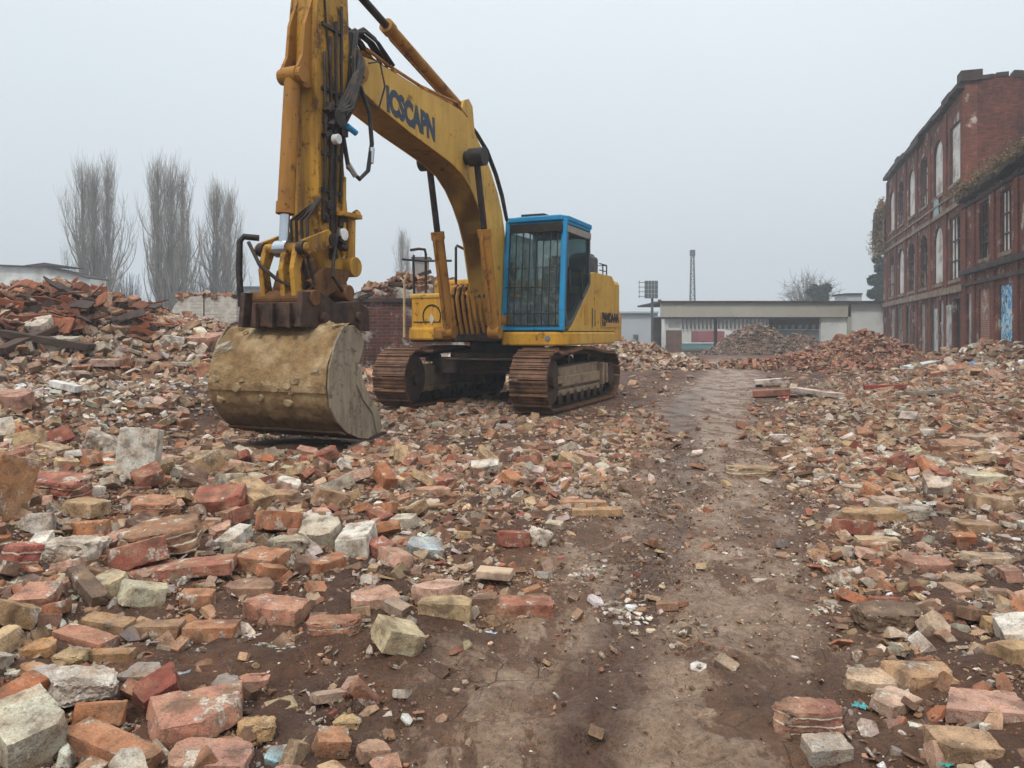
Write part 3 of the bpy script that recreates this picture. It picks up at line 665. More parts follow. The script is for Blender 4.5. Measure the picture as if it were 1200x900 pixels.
# ---- arm
ARM = [(5.24,5.62),(5.52,5.58),(5.68,5.2),(5.75,4.7),(5.76,4.1),(5.74,3.4),(5.72,2.7),(5.70,2.25),(5.56,1.78),(5.46,1.66),(5.36,1.72),(5.28,2.0),(5.19,2.6),(5.26,3.1),(5.29,3.5),(5.27,3.9),(5.20,4.1),(5.15,4.45),(5.17,4.8),(5.2,5.2)]
a_ = MB(); side(ARM, -.06, .26, mb=a_); arm = P('arm', a_, M_ARM, None, .012)
a2 = MB()
for s_ in (-.072, .272): side(ARM, s_-.011, s_+.011, mb=a2)
P('side_plate', a2, M_ARM, arm)
a3 = MB()                                              # bracket and lugs that carry the bucket cylinder
for s_ in (.0, .2): side([(5.72,4.9),(5.86,4.55),(5.90,4.2),(5.98,4.05),(5.97,3.92),(5.86,3.86),(5.72,3.9)], s_-.018, s_+.018, mb=a3)
a3.tube([(5.92,-.05,3.98),(5.92,.25,3.98)], .085, 16); P('cylinder_bracket', a3, M_ORG, arm)
a4 = MB()
for k in range(4): s_ = .30; x = 5.34+.1*k; a4.tube([(x,s_+.01,4.9-.2*k),(x+.02,s_+.02,4.2),(x,s_+.02,3.4),(x+.02,s_+.01,2.7-.08*k)], .018, 8)
a4.tube([(5.66,.29,5.2),(5.60,.3,4.6),(5.52,.3,4.1),(5.42,.31,3.7)], .012, 6)
for z in (4.6,3.9,3.2,2.8): a4.box((5.5,.30,z),(.36,.035,.04))
P('arm_pipe', a4, M_GRS, arm, 0, True)
a5 = MB(); random.seed(9); a5.box((5.48,.285,2.9),(.10,.05,1.7))
for k in range(26):
    z = random.choice([random.uniform(3.35,3.75), random.uniform(2.45,2.75), random.uniform(2.1,2.35), random.uniform(3.35,3.7)]); a5.box((random.uniform(5.3,5.66), .31+random.uniform(0,.05), z), (random.uniform(.05,.14), random.uniform(.04,.1), random.uniform(.04,.12)), Matrix.Rotation(random.uniform(0,3), 3, 'Y'))
a5.tube([(5.5,.26,3.6),(5.5,.42,3.6)], .10, 14); P('valve_block', a5, M_GRS, arm, .006)
v_ = MB(); v_.tube([(5.36,.40,3.55),(5.22,.42,3.50)], .035, 10); P('blue_valve_cap', v_, M_BLU, arm)
v_ = MB(); v_.tube([(5.55,.36,3.36),(5.55,.43,3.36)], .055, 14); P('white_filter', v_, mat_simple('white_enamel', 'd8d8d4', .4), arm, .004)
v_ = MB(); v_.tube([(5.36,.28,2.34),(5.36,.37,2.34)], .07, 16); P('white_filter', v_, bpy.data.materials['white_enamel'], arm, .004)
ram('bucket_cylinder', (5.92,3.98), (6.07,2.12), .80, .085, .052, .1, M_ORG)
# aux ram with its flange on the rear face of the arm
x_ = MB(); x_.tube([(5.16,.30,2.52),(5.17,.30,2.05)], .062, 16); x_.tube([(5.17,.22,1.99),(5.17,.39,1.99)], .115, 20); x_.box((5.24,.3,2.57),(.36,.2,.05)); x_.tube([(5.08,.26,2.57),(5.08,.36,2.62)], .05, 12); x_.tube([(5.3,.31,3.0),(5.3,.31,2.1)], .03, 8)
P('linkage_stay', x_, M_ARM, arm, .006, True)
# ---- linkage and quick hitch
lk = MB()
for s_ in (-.16, .36): side([(5.58,2.30),(5.66,2.36),(6.10,2.20),(6.15,2.10),(6.08,2.03),(5.6,2.17),(5.53,2.22)], s_-.022, s_+.022, mb=lk)
P('rocker_arm', lk, M_ARM, None, .006)
lk = MB()
for s_ in (-.10, .16, .30): side([(6.04,2.16),(6.13,2.14),(6.19,1.9),(6.15,1.62),(6.06,1.50),(5.98,1.56),(6.04,1.7),(6.08,1.9),(6.0,2.08)], s_-.03, s_+.03, mb=lk)
lk.tube([(6.07,-.24,2.12),(6.07,.42,2.12)], .06, 14); P('bucket_link', lk, M_ARM, None, .006)
lk = MB()
side([(5.5,1.7),(5.75,2.05),(6.0,1.9),(6.1,1.6),(5.3,1.58),(5.1,1.72),(5.2,1.86)], -.05, .26, mb=lk); lk.tube([(6.07,-.32,1.60),(6.07,.52,1.60)], .085, 18); lk.tube([(5.42,-.28,1.68),(5.42,.48,1.68)], .09, 18)
side([(5.7,1.95),(5.98,1.78),(5.75,1.6),(5.35,1.75),(5.2,1.95)], .30, .36, mb=lk)
P('linkage_body', lk, mat_paint('rusty_linkage', '6e4a28', '3a2214', .6, '1a110c', .8, .6, 2.), None, .01)
lk = MB(); random.seed(31)
for s_ in (-.16, .36):
    for (a,b) in ((5.6,2.25),(6.08,2.12)): lk.tube([(a,s_-.04,b),(a,s_+.04,b)], .075, 14)
for k in range(4): s_ = .02+.07*k; lk.tube([(5.7,.30,2.7),(5.85,s_,2.45),(5.95,s_+.1,2.0),(5.9,s_+.14,1.75),(6.02,s_+.05,1.62)], .018, 7)
lk.tube([(5.45,.34,2.4),(5.6,.40,2.1),(5.66,.42,1.85),(5.5,.44,1.7)], .02, 8); lk.tube([(6.14,-.3,2.2),(6.2,-.1,1.95),(6.18,.1,1.8),(6.12,.3,1.7)], .02, 8)
P('linkage_fitting', lk, M_GRS, None, 0, True)
qh = MB(); side([(6.26,1.66),(6.30,1.30),(5.05,1.26),(5.08,1.52),(5.3,1.60),(5.7,1.56),(5.95,1.66)], -.30,-.24, mb=qh); side([(6.26,1.66),(6.30,1.30),(5.05,1.26),(5.08,1.52),(5.3,1.60),(5.7,1.56),(5.95,1.66)], .44,.50, mb=qh)
side([(6.16,1.56),(6.2,1.30),(5.15,1.28),(5.2,1.50)], -.24, .44, mb=qh); qh.tube([(5.95,-.36,1.40),(5.95,.56,1.40)], .055, 12); qh.tube([(5.3,-.34,1.42),(5.3,.54,1.42)], .055, 12)
for s_ in (-.12,.1,.32): qh.box((6.24, s_, 1.42), (.06,.05,.26))
P('quick_hitch', qh, mat_simple('rusty_hitch_steel', '4a3427', .65, .1, .5, 8, '1f1511', .7, .4), None, .01)
st = MB(); st.tube([(6.12,-.42,1.52),(6.13,-.44,1.9),(6.12,-.44,2.22),(6.10,-.40,2.27),(6.0,-.28,2.26)], .034, 10); P('hydraulic_hose', st, M_RUB, None, 0, True)
# ---- bucket
SH = [(5.72,1.27),(5.8,1.315),(5.9,1.33),(6.02,1.30),(6.14,1.20),(6.25,1.05),(6.32,.88),(6.335,.70),(6.30,.52),(6.2,.36),(6.05,.235),(5.85,.155),(5.66,.12),(5.50,.13),(5.40,.15)]
def shell(th):
    out = []
    for i, p in enumerate(SH):
        a = Vector(SH[max(i-1,0)]); b = Vector(SH[min(i+1,len(SH)-1)]); d = (b-a).normalized(); out.append((p[0]+d.y*th, p[1]-d.x*th))
    return out
inn = shell(.035)
def dense(L, n):
    P_ = [Vector((a, b)) for a, b in L]; d = [0]
    for i in range(1, len(P_)): d.append(d[-1]+(P_[i]-P_[i-1]).length)
    out = []
    for k in range(n):
        t = d[-1]*k/(n-1); i = min(len(P_)-2, max(j for j in range(len(P_)) if d[j] <= t+1e-9)); u = (t-d[i])/(d[i+1]-d[i]); out.append(P_[i].lerp(P_[i+1], u))
    return out
def dent(r, s_, z):                                     # bent plate and dried mud: the shell is no true cylinder
    q = Vector((r, s_, z)); return .016*mnoise.fractal(q*2.3, 1., 2., 4)+.012*max(0, mnoise.fractal(q*7+Vector((3,1,9)), 1., 2., 3))+.010*max(0, mnoise.fractal(Vector((r*14, s_*4, z*14)), 1., 2., 3))
SHD = dense(SH, 64); C0 = Vector((5.62, .74)); bk = MB(); NS = 52
for (th, sg) in ((0, 1), (.035, -1)):
    vs = []
    for p in SHD:
        n_ = (p-C0).normalized()
        for j in range(NS): s_ = -.66+1.5*j/(NS-1); q = p-n_*th+n_*(dent(p.x, s_, p.y) if sg > 0 else 0); vs.append((q.x, s_, q.y))
    bk.add(vs, [(i*NS+j, i*NS+j+1, (i+1)*NS+j+1, (i+1)*NS+j)[::sg] for i in range(63) for j in range(NS-1)])
bucket = P('bucket', bk, M_BKT, None, 0, True)
mu = MB(); random.seed(14)                              # flakes of caked mud in a rough row and along the top
for k in range(34):
    i = random.choice([random.randint(26,33), random.randint(26,33), random.randint(3,12), random.randint(40,60)]); p = SHD[i]; n_ = (p-C0).normalized(); s_ = random.uniform(-.6,.78); R_ = random.uniform(.03,.085)
    tx_ = Vector((-n_.y, 0, n_.x)); nn = Vector((n_.x, 0, n_.y)); c = Vector((p.x, s_, p.y))+nn*.016; m_ = 9; top = []; bot = []
    for a in range(m_):
        an = 6.283*a/m_; rr_ = R_*random.uniform(.6,1.25); d = Vector((0,1,0))*math.cos(an)*rr_+tx_*math.sin(an)*rr_*.75; bot.append(c+d-nn*.02); top.append(c+d*.75+nn*random.uniform(.006,.018))
    mu.add(bot+top, [tuple(range(m_, 2*m_))]+[(a, (a+1)%m_, m_+(a+1)%m_, m_+a) for a in range(m_)])
o_ = P('caked_mud', mu, mat_simple('pale_caked_mud', '9c8768', .95, 0, .35, 16, '5f4a34', .5, .5, .1), bucket); o_['kind'] = 'stuff'
SP = [(6.06,1.31),(6.20,1.14),(6.30,.90),(6.315,.70),(6.28,.50),(6.17,.35),(6.0,.22),(5.8,.145),(5.62,.115),(5.46,.13),(5.40,.22),(5.52,.40),(5.68,.56),(5.80,.72),(5.82,.88),(5.74,1.02),(5.70,1.14),(5.76,1.25),(5.88,1.32)]
M_SIDE = mat_rubble('scraped_bucket_side', 'attr'); M_SIDE = mat_paint('scraped_bucket_side', '968a78', '5c4630', .62, '3b2c20', .85, .7, 1.3)
for s_ in (-.675, .845):
    q = MB(); side(SP, s_-.012, s_+.012, mb=q); side([(5.56,.38),(5.47,.14),(5.38,.2),(5.44,.38),(5.62,.58),(5.75,.74),(5.76,.88),(5.83,.90),(5.85,.70),(5.74,.54)], s_-.03, s_+.03, mb=q)
    P('side_plate', q, M_SIDE, bucket, .006)
q = MB(); side([(5.44,.16),(5.30,.155),(5.30,.13),(5.44,.115),(5.6,.10),(5.6,.13)], -.70, .88, mb=q)
P('cutting_edge', q, M_RUST, bucket)
q = MB()
for s_ in (-.2, .36): side([(5.4,1.26),(6.05,1.30),(6.0,1.46),(5.9,1.50),(5.7,1.38),(5.6,1.38),(5.5,1.42),(5.4,1.36)], s_-.03, s_+.03, mb=q)
P('bucket_ear', q, M_GRS, bucket)
q = MB()                                              # wear strips across the shell
for i in (28, 44):
    a = SHD[i]; b = SHD[i+2]; n_ = (a-C0).normalized(); vs = [tuple(a), tuple(b), tuple(b+n_*.022), tuple(a+n_*.024)]; q.prism(vs, *XZ, -.655, .835)
P('wear_strip', q, M_BKT, bucket)
# ---- cab
CB = dict(x0=-.42, x1=1.0, y0=.34, y1=1.4, z0=1.27, z1=3.10)
fx = lambda z: 1.0-.13*max(0, (z-1.6))/1.5*1.0          # the front leans back slightly towards the roof
cabE = MB(); T = .075
def post(x0, y, x1, zlo, zhi, w=T, d=T, mb=cabE): mb.bar((x0, y, zlo), (x1, y, zhi), d, w, (0,1,0))
for y in (.34+T/2, 1.4-T/2): cabE.bar((1.0-T/2, y, 1.27), (.985-T/2, y, 1.62), T, T*1.15, (0,1,0)); cabE.bar((.985-T/2, y, 1.60), (.84-T/2, y, 3.06), T*1.15, T*1.15, (0,1,0))
cabE.bar((.97,.34,1.32), (.97,1.4,1.32), .1, .09); cabE.bar((.80,.34,3.02), (.80,1.4,3.02), .10, .1)
cabE.bar((.84,1.36,3.03), (-.42,1.36,3.03), .09, .08); cabE.bar((.84,.38,3.03), (-.42,.38,3.03), .09, .08)
for y in (.38,): cabE.bar((-.38, y, 1.3), (-.38, y, 3.03), .08, .08)
cabE.bar((-.38,1.36,2.0), (-.38,1.36,3.03), .06, .06)
cabE.prism([(.34,1.27),(1.4,1.27),(1.4,2.0),(.34,2.0)], (-.42,0,0), (0,1,0), (0,0,1), (1,0,0), 0, .03)
cabE.prism([(-.42,1.27),(.97,1.27),(.97,1.85),(-.42,1.85)], (0,.34,0), (1,0,0), (0,0,1), (0,1,0), 0, .03)
cabE.prism([(.34,2.88),(1.4,2.88),(1.4,3.05),(.34,3.05)], (-.42,0,0), (0,1,0), (0,0,1), (1,0,0), 0, .03)
cab = P('cab', cabE, M_BLU, None, .012)
rf = MB(); rf.prism([(-.46,.36),(.70,.33),(.88,.40),(.90,1.34),(.72,1.42),(-.46,1.42)], (0,0,0), (1,0,0), (0,1,0), (0,0,1), 3.04, 3.125); rf.prism([(-.36,.45),(.62,.43),(.74,.5),(.75,1.26),(.6,1.32),(-.36,1.32)], (0,0,0), (1,0,0), (0,1,0), (0,0,1), 3.12, 3.155)
P('roof', rf, M_BLU, cab, .03)
rh = MB(); rh.box((.35,.72,3.19),(.5,.42,.05)); P('roof_hatch', rh, M_BLK, cab, .01)
fl = MB(); fl.box((.28,.87,1.27),(1.36,1.0,.06)); P('cab_floor', fl, M_BLK, cab)
# left side: dark door frame, glass and the slanting lower edge
DO = [(.93,1.55),(.79,2.95),(-.40,2.95),(-.40,2.07),(.62,1.36),(.86,1.34)]; DI = [(.87,1.58),(.735,2.84),(-.33,2.84),(-.33,2.10),(.60,1.44),(.80,1.42)]
d_ = MB(); d_.prism(DO, (0,1.372,0), (1,0,0), (0,0,1), (0,1,0), 0, .035, [DI]); door = P('door', d_, M_GREY, cab, .004)
g_ = MB(); g_.prism(DI, (0,1.385,0), (1,0,0), (0,0,1), (0,1,0), 0, .006); P('glass', g_, M_GLS, door)
g_ = MB(); g_.tube([(.78,1.43,1.75),(.80,1.45,2.0),(.76,1.43,2.25)], .012, 8); g_.box((.1,1.41,2.05),(.06,.03,.5)); P('handle', g_, M_BLK, door)
g_ = MB(); g_.prism([(.80,2.86),(.785,2.97),(-.40,2.97),(-.40,2.86)], (0,1.405,0), (1,0,0), (0,0,1), (0,1,0), 0, .012); P('rain_strip', g_, mat_simple('weathered_grey_trim', '8c857c', .7), cab)
g_ = MB(); g_.prism([(-.38,.0),(.9,0),(.9,1.0),(-.38,1.0)], (0,.36,1.9), (1,0,0), (0,0,1), (0,1,0), 0, .006); P('side_window', g_, M_GLS, cab)
g_ = MB(); g_.prism([(.40,2.0),(1.34,2.0),(1.34,2.88),(.40,2.88)], (-.40,0,0), (0,1,0), (0,0,1), (1,0,0), 0, .006); P('rear_window', g_, glass_mat('rear_glass', (.75,.8,.8), .1, .15), cab)
g_ = MB(); g_.add([(.95,.40,1.36),(.95,1.34,1.36),(.79,1.34,2.98),(.79,.40,2.98)], [(0,1,2,3)]); P('windscreen', g_, M_WSC, cab)
# protective bars before the windscreen
gb = MB()
def fp(y, z): return Vector((1.035-.135*max(0,(z-1.6))/1.42, y, z))
for k in range(8): y = .45+k*.119; gb.tube([fp(y,1.34), fp(y,1.6), fp(y,2.3), fp(y,3.0)], .0115, 6)
for z in (1.36,1.55,1.97,2.28): gb.tube([fp(.40,z), fp(.87,z), fp(1.34,z)], .011 if z < 2.2 else .006, 6)
gb.box(fp(.9,2.93), (.06,.9,.14)); P('guard_bars', gb, M_BLK, cab)
it = MB(); it.box((.1,.85,1.65),(.5,.5,.16)); it.box((-.12,.85,2.05),(.14,.48,.7),Matrix.Rotation(-.12,3,'Y')); it.box((-.16,.85,2.48),(.1,.26,.2)); P('operator_seat', it, M_BLK, cab, .04)
it = MB(); it.box((.1,1.2,1.75),(.5,.16,.3)); it.box((.1,.5,1.75),(.5,.16,.3)); it.tube([(.3,1.2,1.9),(.34,1.2,2.12)], .022, 8); it.tube([(.3,.5,1.9),(.34,.5,2.12)], .022, 8); it.tube([(.72,.78,1.3),(.66,.78,1.95)], .014, 6); it.tube([(.72,.95,1.3),(.66,.95,1.95)], .014, 6); it.box((.75,.44,2.25),(.06,.1,.3)); P('control_console', it, M_GREY, cab, .01)
# ---- house
hb = MB()
hb.prism([(.92,.30),(1.02,.36),(1.06,.5),(1.06,1.2),(1.0,1.36),(.85,1.42),(.3,1.42),(.3,.9),(.3,.30)], (0,0,0), (1,0,0), (0,1,0), (0,0,1), 1.03, 1.25); P('cab_skirt', hb, M_YEL, None, .03)
lp = cyl((1.06,1.16,1.15),(1,0,0),.045,.03,16); P('skirt_lamp', lp, M_CHR, EX.children[-1])
hb = MB(); hb.prism([(.29,1.42),(.29,1.0),(-1.9,1.0),(-2.35,1.0),(-2.3,1.25),(-1.9,1.42)], (0,0,0), (1,0,0), (0,1,0), (0,0,1), 1.03, 1.25); P('side_skirt', hb, M_YEL2, None, .03)
hb = MB(); hb.prism([(.76,1.262),(.70,1.27),(-.43,2.08),(-.43,2.27),(-.62,2.31),(-1.75,2.31),(-1.9,2.22),(-1.95,1.262)], (0,0,0), (1,0,0), (0,0,1), (0,1,0), 1.02, 1.405); hs = P('engine_side_panel', hb, M_YEL2, None, .035)
pl = MB(); pl.box((-.62,1.41,1.62),(.012,.01,.5)); pl.box((-.15,1.41,1.55),(.2,.008,.34)); P('access_door', pl, M_YEL, hs, .004)
# counterweight with its rounded rear
cw = []
for i in range(9): a = R(90-180*i/8); cw.append((-2.2-.62*math.cos(a)**.8 if math.cos(a) > 1e-6 else -2.2, 1.33*math.sin(a) if abs(math.sin(a)) < .99 else 1.37*math.copysign(1, math.sin(a))))
cw = [(-1.98,1.40),(-2.35,1.38),(-2.62,1.22),(-2.78,.85),(-2.85,.3),(-2.85,-.3),(-2.78,-.85),(-2.62,-1.22),(-2.35,-1.38),(-1.98,-1.38)]
hb = MB(); hb.prism(cw, (0,0,0), (1,0,0), (0,1,0), (0,0,1), 1.06, 2.26); ctw = P('counterweight', hb, M_YEL2, None, .17)
hb = MB(); hb.prism([(-1.95,1.0),(-1.95,1.42),(-2.42,1.405),(-2.70,1.20),(-2.87,.85),(-2.6,.85)], (0,0,0), (1,0,0), (0,1,0), (0,0,1), 1.08, 1.56); P('lower_band', hb, M_YEL2, ctw, .02)
dec = MB(); dec.box((-1.68,1.424,1.47),(1.36,.006,.26)); pd_ = P('name_panel', dec, mat_simple('pale_decal', 'b98d54', .6, 0, .2, 12), hs)
text_mesh('lettering', 'PAMDAAIA', .16, (-1.04,1.428,1.44), (-1,0,0), (0,0,1), M_BLK, pd_, .018, 0, .98, 1.02)
text_mesh('lettering', 'FICHII', .06, (-1.04,1.428,1.365), (-1,0,0), (0,0,1), M_BLK, pd_, .006, 0, 1., 1.)
dec = MB(); dec.box((-.5,1.412,1.5),(.05,.006,.34)); dec.box((-.66,1.412,1.5),(.03,.006,.3)); P('warning_strip', dec, M_GREY, hs)
hb = MB(); hb.box((-1.45,-.05,1.74),(1.1,2.2,1.0)); P('engine_hood', hb, M_YEL, None, .06)
# right front tool box and hood
hb = MB(); hb.box((.60,-.965,1.585),(.86,.80,.60)); rb_ = P('tool_box', hb, M_YEL, None, .05)
hb = MB(); hb.box((.62,-.965,1.86),(.86,.82,.09)); P('box_lid', hb, M_YEL2, rb_, .03)
hb = MB(); hb.box((.66,-1.13,1.22),(.86,.50,.22)); P('step_box', hb, M_YEL, rb_, .04)
hb = MB(); hb.box((.64,-.72,1.22),(.86,.34,.20)); P('battery_cover', hb, M_ORG, rb_, .04)
hb = MB()
ring = [(1.036,-.95+.17*math.cos(R(a)),1.52+.19*math.sin(R(a))) for a in range(-30,220,15)]; hb.tube(ring, .012, 6); hb.tube([(1.036,-1.30,1.42),(1.036,-.78,1.42)], .01, 6); P('hinge_trim', hb, M_GRS, rb_)
hb = MB(); hb.prism([(0,-.1),(.055,0),(0,.1),(-.055,0)], (1.036,-.95,1.47), (0,1,0), (0,0,1), (1,0,0), 0, .01); P('reflector', hb, mat_simple('chalk_white', 'bfb59c', .7), rb_)
hb = MB(); hb.box((1.034,-.68,1.66),(.01,.04,.05)); hb.box((1.034,-.72,1.25),(.02,.1,.02)); P('lock', hb, M_BLK, rb_)
hb = MB(); hb.box((-.3,-.86,1.72),(1.1,1.0,.94)); P('tank_cover', hb, M_YEL, None, .06)
hb = MB(); hb.box((.05,-1.30,2.05),(.3,.2,.3)); P('filter_housing', hb, M_GREY, None, .03)
# hoses below the boom foot, rising from the deck and bending over a bar
ho = MB(); random.seed(3)
for k in range(8):
    y = -.46+.1*k; j = random.uniform(-.03,.03)
    ho.tube([(1.12+j,y+.04,1.22),(1.2,y+.02,1.5),(1.24+j,y,1.8),(1.18,y,1.97),(1.05,y,2.02),(.9,y,1.96)], .032, 10)
P('pump_hose', ho, M_ORG, None, 0, True)
ho = MB()
for k in range(8): y = -.46+.1*k; ho.tube([(1.21,y,1.80),(1.2,y,1.86)], .045, 10); ho.tube([(1.08,y,2.01),(.98,y,2.0)], .043, 10)
P('hose_clamp', ho, M_GRS, EX.children[-1], 0, True)
ho = MB(); ho.box((.92,-.06,1.22),(.42,.82,.24)); ho.box((.9,-.52,1.6),(.3,.04,.8)); ho.box((.75,-.1,1.5),(.1,.8,.7)); P('boom_bracket', ho, M_GRS, None, .01)
# rails, mirror arm, exhaust
ho = MB(); ho.tube([(.95,-1.34,1.88),(.95,-1.36,2.5),(.95,-1.35,2.58)], .022, 8); P('handrail', ho, M_BLK, None, 0, True)
ho = MB(); ho.tube([(.62,-1.30,1.88),(.62,-1.30,2.62),(.66,-1.30,2.70),(.80,-1.34,2.70),(1.0,-1.38,2.66)], .024, 8); P('handrail', ho, M_RUST, None, 0, True)
ho = MB(); ho.tube([(.55,-.74,1.9),(.55,-.74,2.72),(.50,-.74,2.76),(.2,-.74,2.72),(.0,-.74,2.55),(-.05,-.74,2.1)], .024, 8); P('handrail', ho, M_BLK, None, 0, True)
ho = MB(); ho.tube([(.7,-.75,2.48),(.7,-1.1,2.49),(.72,-1.35,2.50),(.9,-1.62,2.52)], .02, 8); P('mirror_arm', ho, M_BLK, None, 0, True)
ho = MB(); ho.tube([(1.06,-1.40,2.28),(1.06,-1.47,2.12),(1.06,-1.475,1.6),(1.06,-1.475,1.16)], .022, 8); ho.tube([(1.06,-1.47,2.12),(1.06,-1.56,2.18)], .016, 8); P('step_rail', ho, mat_simple('pale_dusty_pipe', 'b49a78', .7, 0, .2), None, 0, True)
ho = MB(); ho.box((-.95,1.1,2.46),(.5,.42,.34)); ho.box((-.95,1.1,2.62),(.36,.34,.12)); ho.tube([(-1.35,1.05,2.2),(-1.35,1.05,2.66)], .11, 12); ho.box((-1.2,1.1,2.5),(.3,.3,.12)); xh = P('air_filter', ho, M_GREY, None, .05)
ho = MB()
for x in (-1.75,-1.5): 
    for y in (.9,1.3): ho.tube([(x,y,2.25),(x,y,2.52)], .012, 6)
ho.tube([(-1.3,1.3,2.52),(-1.75,1.3,2.52),(-1.75,.9,2.52),(-1.3,.9,2.52)], .012, 6); ho.tube([(-1.3,1.3,2.4),(-1.75,1.3,2.4)], .01, 6); P('guard_rail', ho, M_BLK, xh)
ho = MB(); ho.box((-.55,-.28,2.42),(.12,.5,.05)); ho.tube([(-.55,.1,2.2),(-.55,.1,2.75)], .05, 10); P('exhaust_pipe', ho, M_GRS)
# ================================================================ ruined brick factory
M_BR = mat_brickwall('factory_brick', '824430', '5e3123', '6b5548', 1, 1., .26)
M_BR2 = mat_brickwall('gable_brick', '7a4030', '4c291f', '4b3a33', 1, .95)
M_TRIM = mat_brickwall('moulded_brick', '8a4a35', '6a3a2a', '5d4238', 1, .5)
M_SOOT = mat_simple('sooty_cornice', '463630', .9, 0, .45, 2.5, '241c1a', .6, .5)
M_SILL = mat_simple('weathered_sill', '8b7664', .9, 0, .3, 3, '3d312a', .5, .3)
M_BOARD = mat_simple('pale_board', 'd8d6d0', .8, 0, .14, 1.6, '8b7868', .5, .1)
M_BOARD2 = mat_simple('stained_board', 'a69c90', .85, 0, .25, 1.6, '4a3b33', .6, .2)
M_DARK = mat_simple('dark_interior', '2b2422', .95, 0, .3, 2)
M_DOOR = mat_simple('grey_door_board', '7f7d76', .8, 0, .3, 2.2, '4d3b32', .55, .2)
M_DOORW = mat_simple('pale_door_board', 'b5b6b2', .75, 0, .2, 2, '6b5548', .5, .2)
M_SASH = mat_simple('old_sash', '4c3b34', .8, 0, .3, 6)
FD = Vector((.307, .951, 0)).normalized(); FN = Vector((-FD.y, FD.x, 0)); FO = Vector((21.0, 36.0, 0))
def U2A(u, v=0., z=0.): return FO+FD*u+FN*v+Vector((0,0,z))
BA = math.atan2(FD.y, FD.x)
FB = empty('factory_building', FO, BA)
tag(FB, 'three storey derelict red brick factory with tall arched window openings and a sooty broken roofline', 'building')
WG = empty('factory_wing', FO, BA)
tag(WG, 'lower two storey brick wing with a ragged mossy cornice, joined to the factory', 'building')
def opening(u0, u1, z0, z1, rise):
    L = [(u0, z0), (u1, z0), (u1, z1-rise)]
    if rise > 0:
        n = 8; w = (u1-u0)/2; uc = (u0+u1)/2
        L += [(uc+w*math.cos(math.pi*i/n), z1-rise+rise*math.sin(math.pi*i/n)) for i in range(1, n)]
    L += [(u0, z1-rise)]; return L
def ragged(u0, u1, z, amp, step, seed):
    r = random.Random(seed); u = u1; out = []
    while u > u0: out.append((u, z+r.uniform(-amp, amp*.4))); u -= step*r.uniform(.6, 1.4)
    out.append((u0, z)); return out
PX = ((0,0,0), (1,0,0), (0,0,1), (0,1,0))
L1 = 25.5; HT = 12.75
tops = [1.9+3.9*k for k in range(6)]
ops = []; spec = []
for k, u in enumerate(tops):
    rise = 0. if k == 0 else .85
    ops.append(opening(u-1.1, u+1.1, 8.5, 11.5 if k else 11.4, rise)); ops.append(opening(u-1.1, u+1.1, 3.8, 6.9, rise))
gops = [(-1.0+1.9, 1.7), ]
grd = [(1.6,.75,2.85),(4.6,.9,2.9),(7.6,1.0,2.95),(10.0,.7,2.9),(12.2,.9,2.9),(15.2,1.0,2.9),(18.2,1.0,2.9),(21.2,.9,2.9),(23.8,.8,2.9)]
for (u, hw, zt) in grd: ops.append(opening(u-hw, u+hw, -.3, zt, 0))
outline = [(0,-.6),(L1,-.6),(L1,10.9),(L1-1.2,11.4),(L1-1.6,12.3)]+ragged(0, L1-2., HT, .12, 1.4, 4)[0:]
wb = MB(); wb.prism(outline, *PX, -.5, 0, ops); P2 = lambda n, mb, m, par, bev=0.: mb.build(n, m, par, bev)
P2('facade_wall', wb, M_BR, FB)
gb_ = MB(); gb_.prism([(.0,-.6),(-11,-.6),(-11,13.5),(-9.5,13.1),(-7.4,13.3),(-6,13.0),(-5.2,13.25),(-3.9,12.9),(-3.1,13.15),(-2.2,12.8),(-1.4,13.1),(-.5,13.1),(0,12.85)], (0,0,0), (0,1,0), (0,0,1), (1,0,0), .003, .5, [[(-4.9,8.4),(-3.3,8.4),(-3.2,10.6),(-4.1,10.9),(-5.0,10.7)]])
P2('gable_wall', gb_, M_BR2, FB)
bw = MB(); bw.prism([(0.5,-.6),(L1,-.6),(L1,9),(20,10.5),(14,9.6),(9,11),(5,10),(.5,11.5)], (0,-10.5,0), (1,0,0), (0,0,1), (0,1,0), -.4, 0); P2('rear_wall', bw, M_BR2, FB)
fs_ = MB(); fs_.box((L1/2+.3,-5.5,3.45),(L1-.8,9.9,.2)); fs_.box((L1/2+.3,-5.5,7.7),(L1-.8,9.9,.2)); fs_.box((L1/2+.3,-3.5,1.5),(L1-.8,.2,3.7)); fs_.box((L1/2+.3,-5,5.5),(L1-.8,.2,3.9)); P2('floor_slab', fs_, M_DARK, FB)
pl = MB()
for k in range(7):
    u = -.05+3.9*k if k else .28
    if u > L1-.5: u = L1-.5
    pl.box((u, .04, 6.3), (.55, .08, 12.3 if u < L1-2 else 9.5))
P2('pilaster', pl, M_TRIM, FB, .02)
bd = MB(); bd.box((L1/2, .08, 3.3), (L1, .16, .34)); bd.box((L1/2, .06, 7.35), (L1, .12, .22)); bd.box((L1/2, .05, 7.95), (L1, .1, .12)); P2('string_course', bd, M_SILL, FB, .02)
cn_ = MB(); random.seed(12); u = .0
while u < L1-2:
    d = random.uniform(1.2, 2.6); d = min(d, L1-1.9-u)
    cn_.box((u+d/2, .10+random.uniform(-.03,.05), HT-.08+random.uniform(-.1,.12)), (d*.99, .42, random.uniform(.2,.5)), Matrix.Rotation(random.uniform(-.02,.02), 3, 'Y'))
    u += d
cn_.box((.25,-.25,13.1),(.8,.9,.5))
for k in range(16): cn_.box((.25,-.9-k*.62,13.05+random.uniform(-.12,.2)),(.6,random.uniform(.3,.62),random.uniform(.2,.5)),Matrix.Rotation(random.uniform(-.15,.15),3,'X'))
u = .2
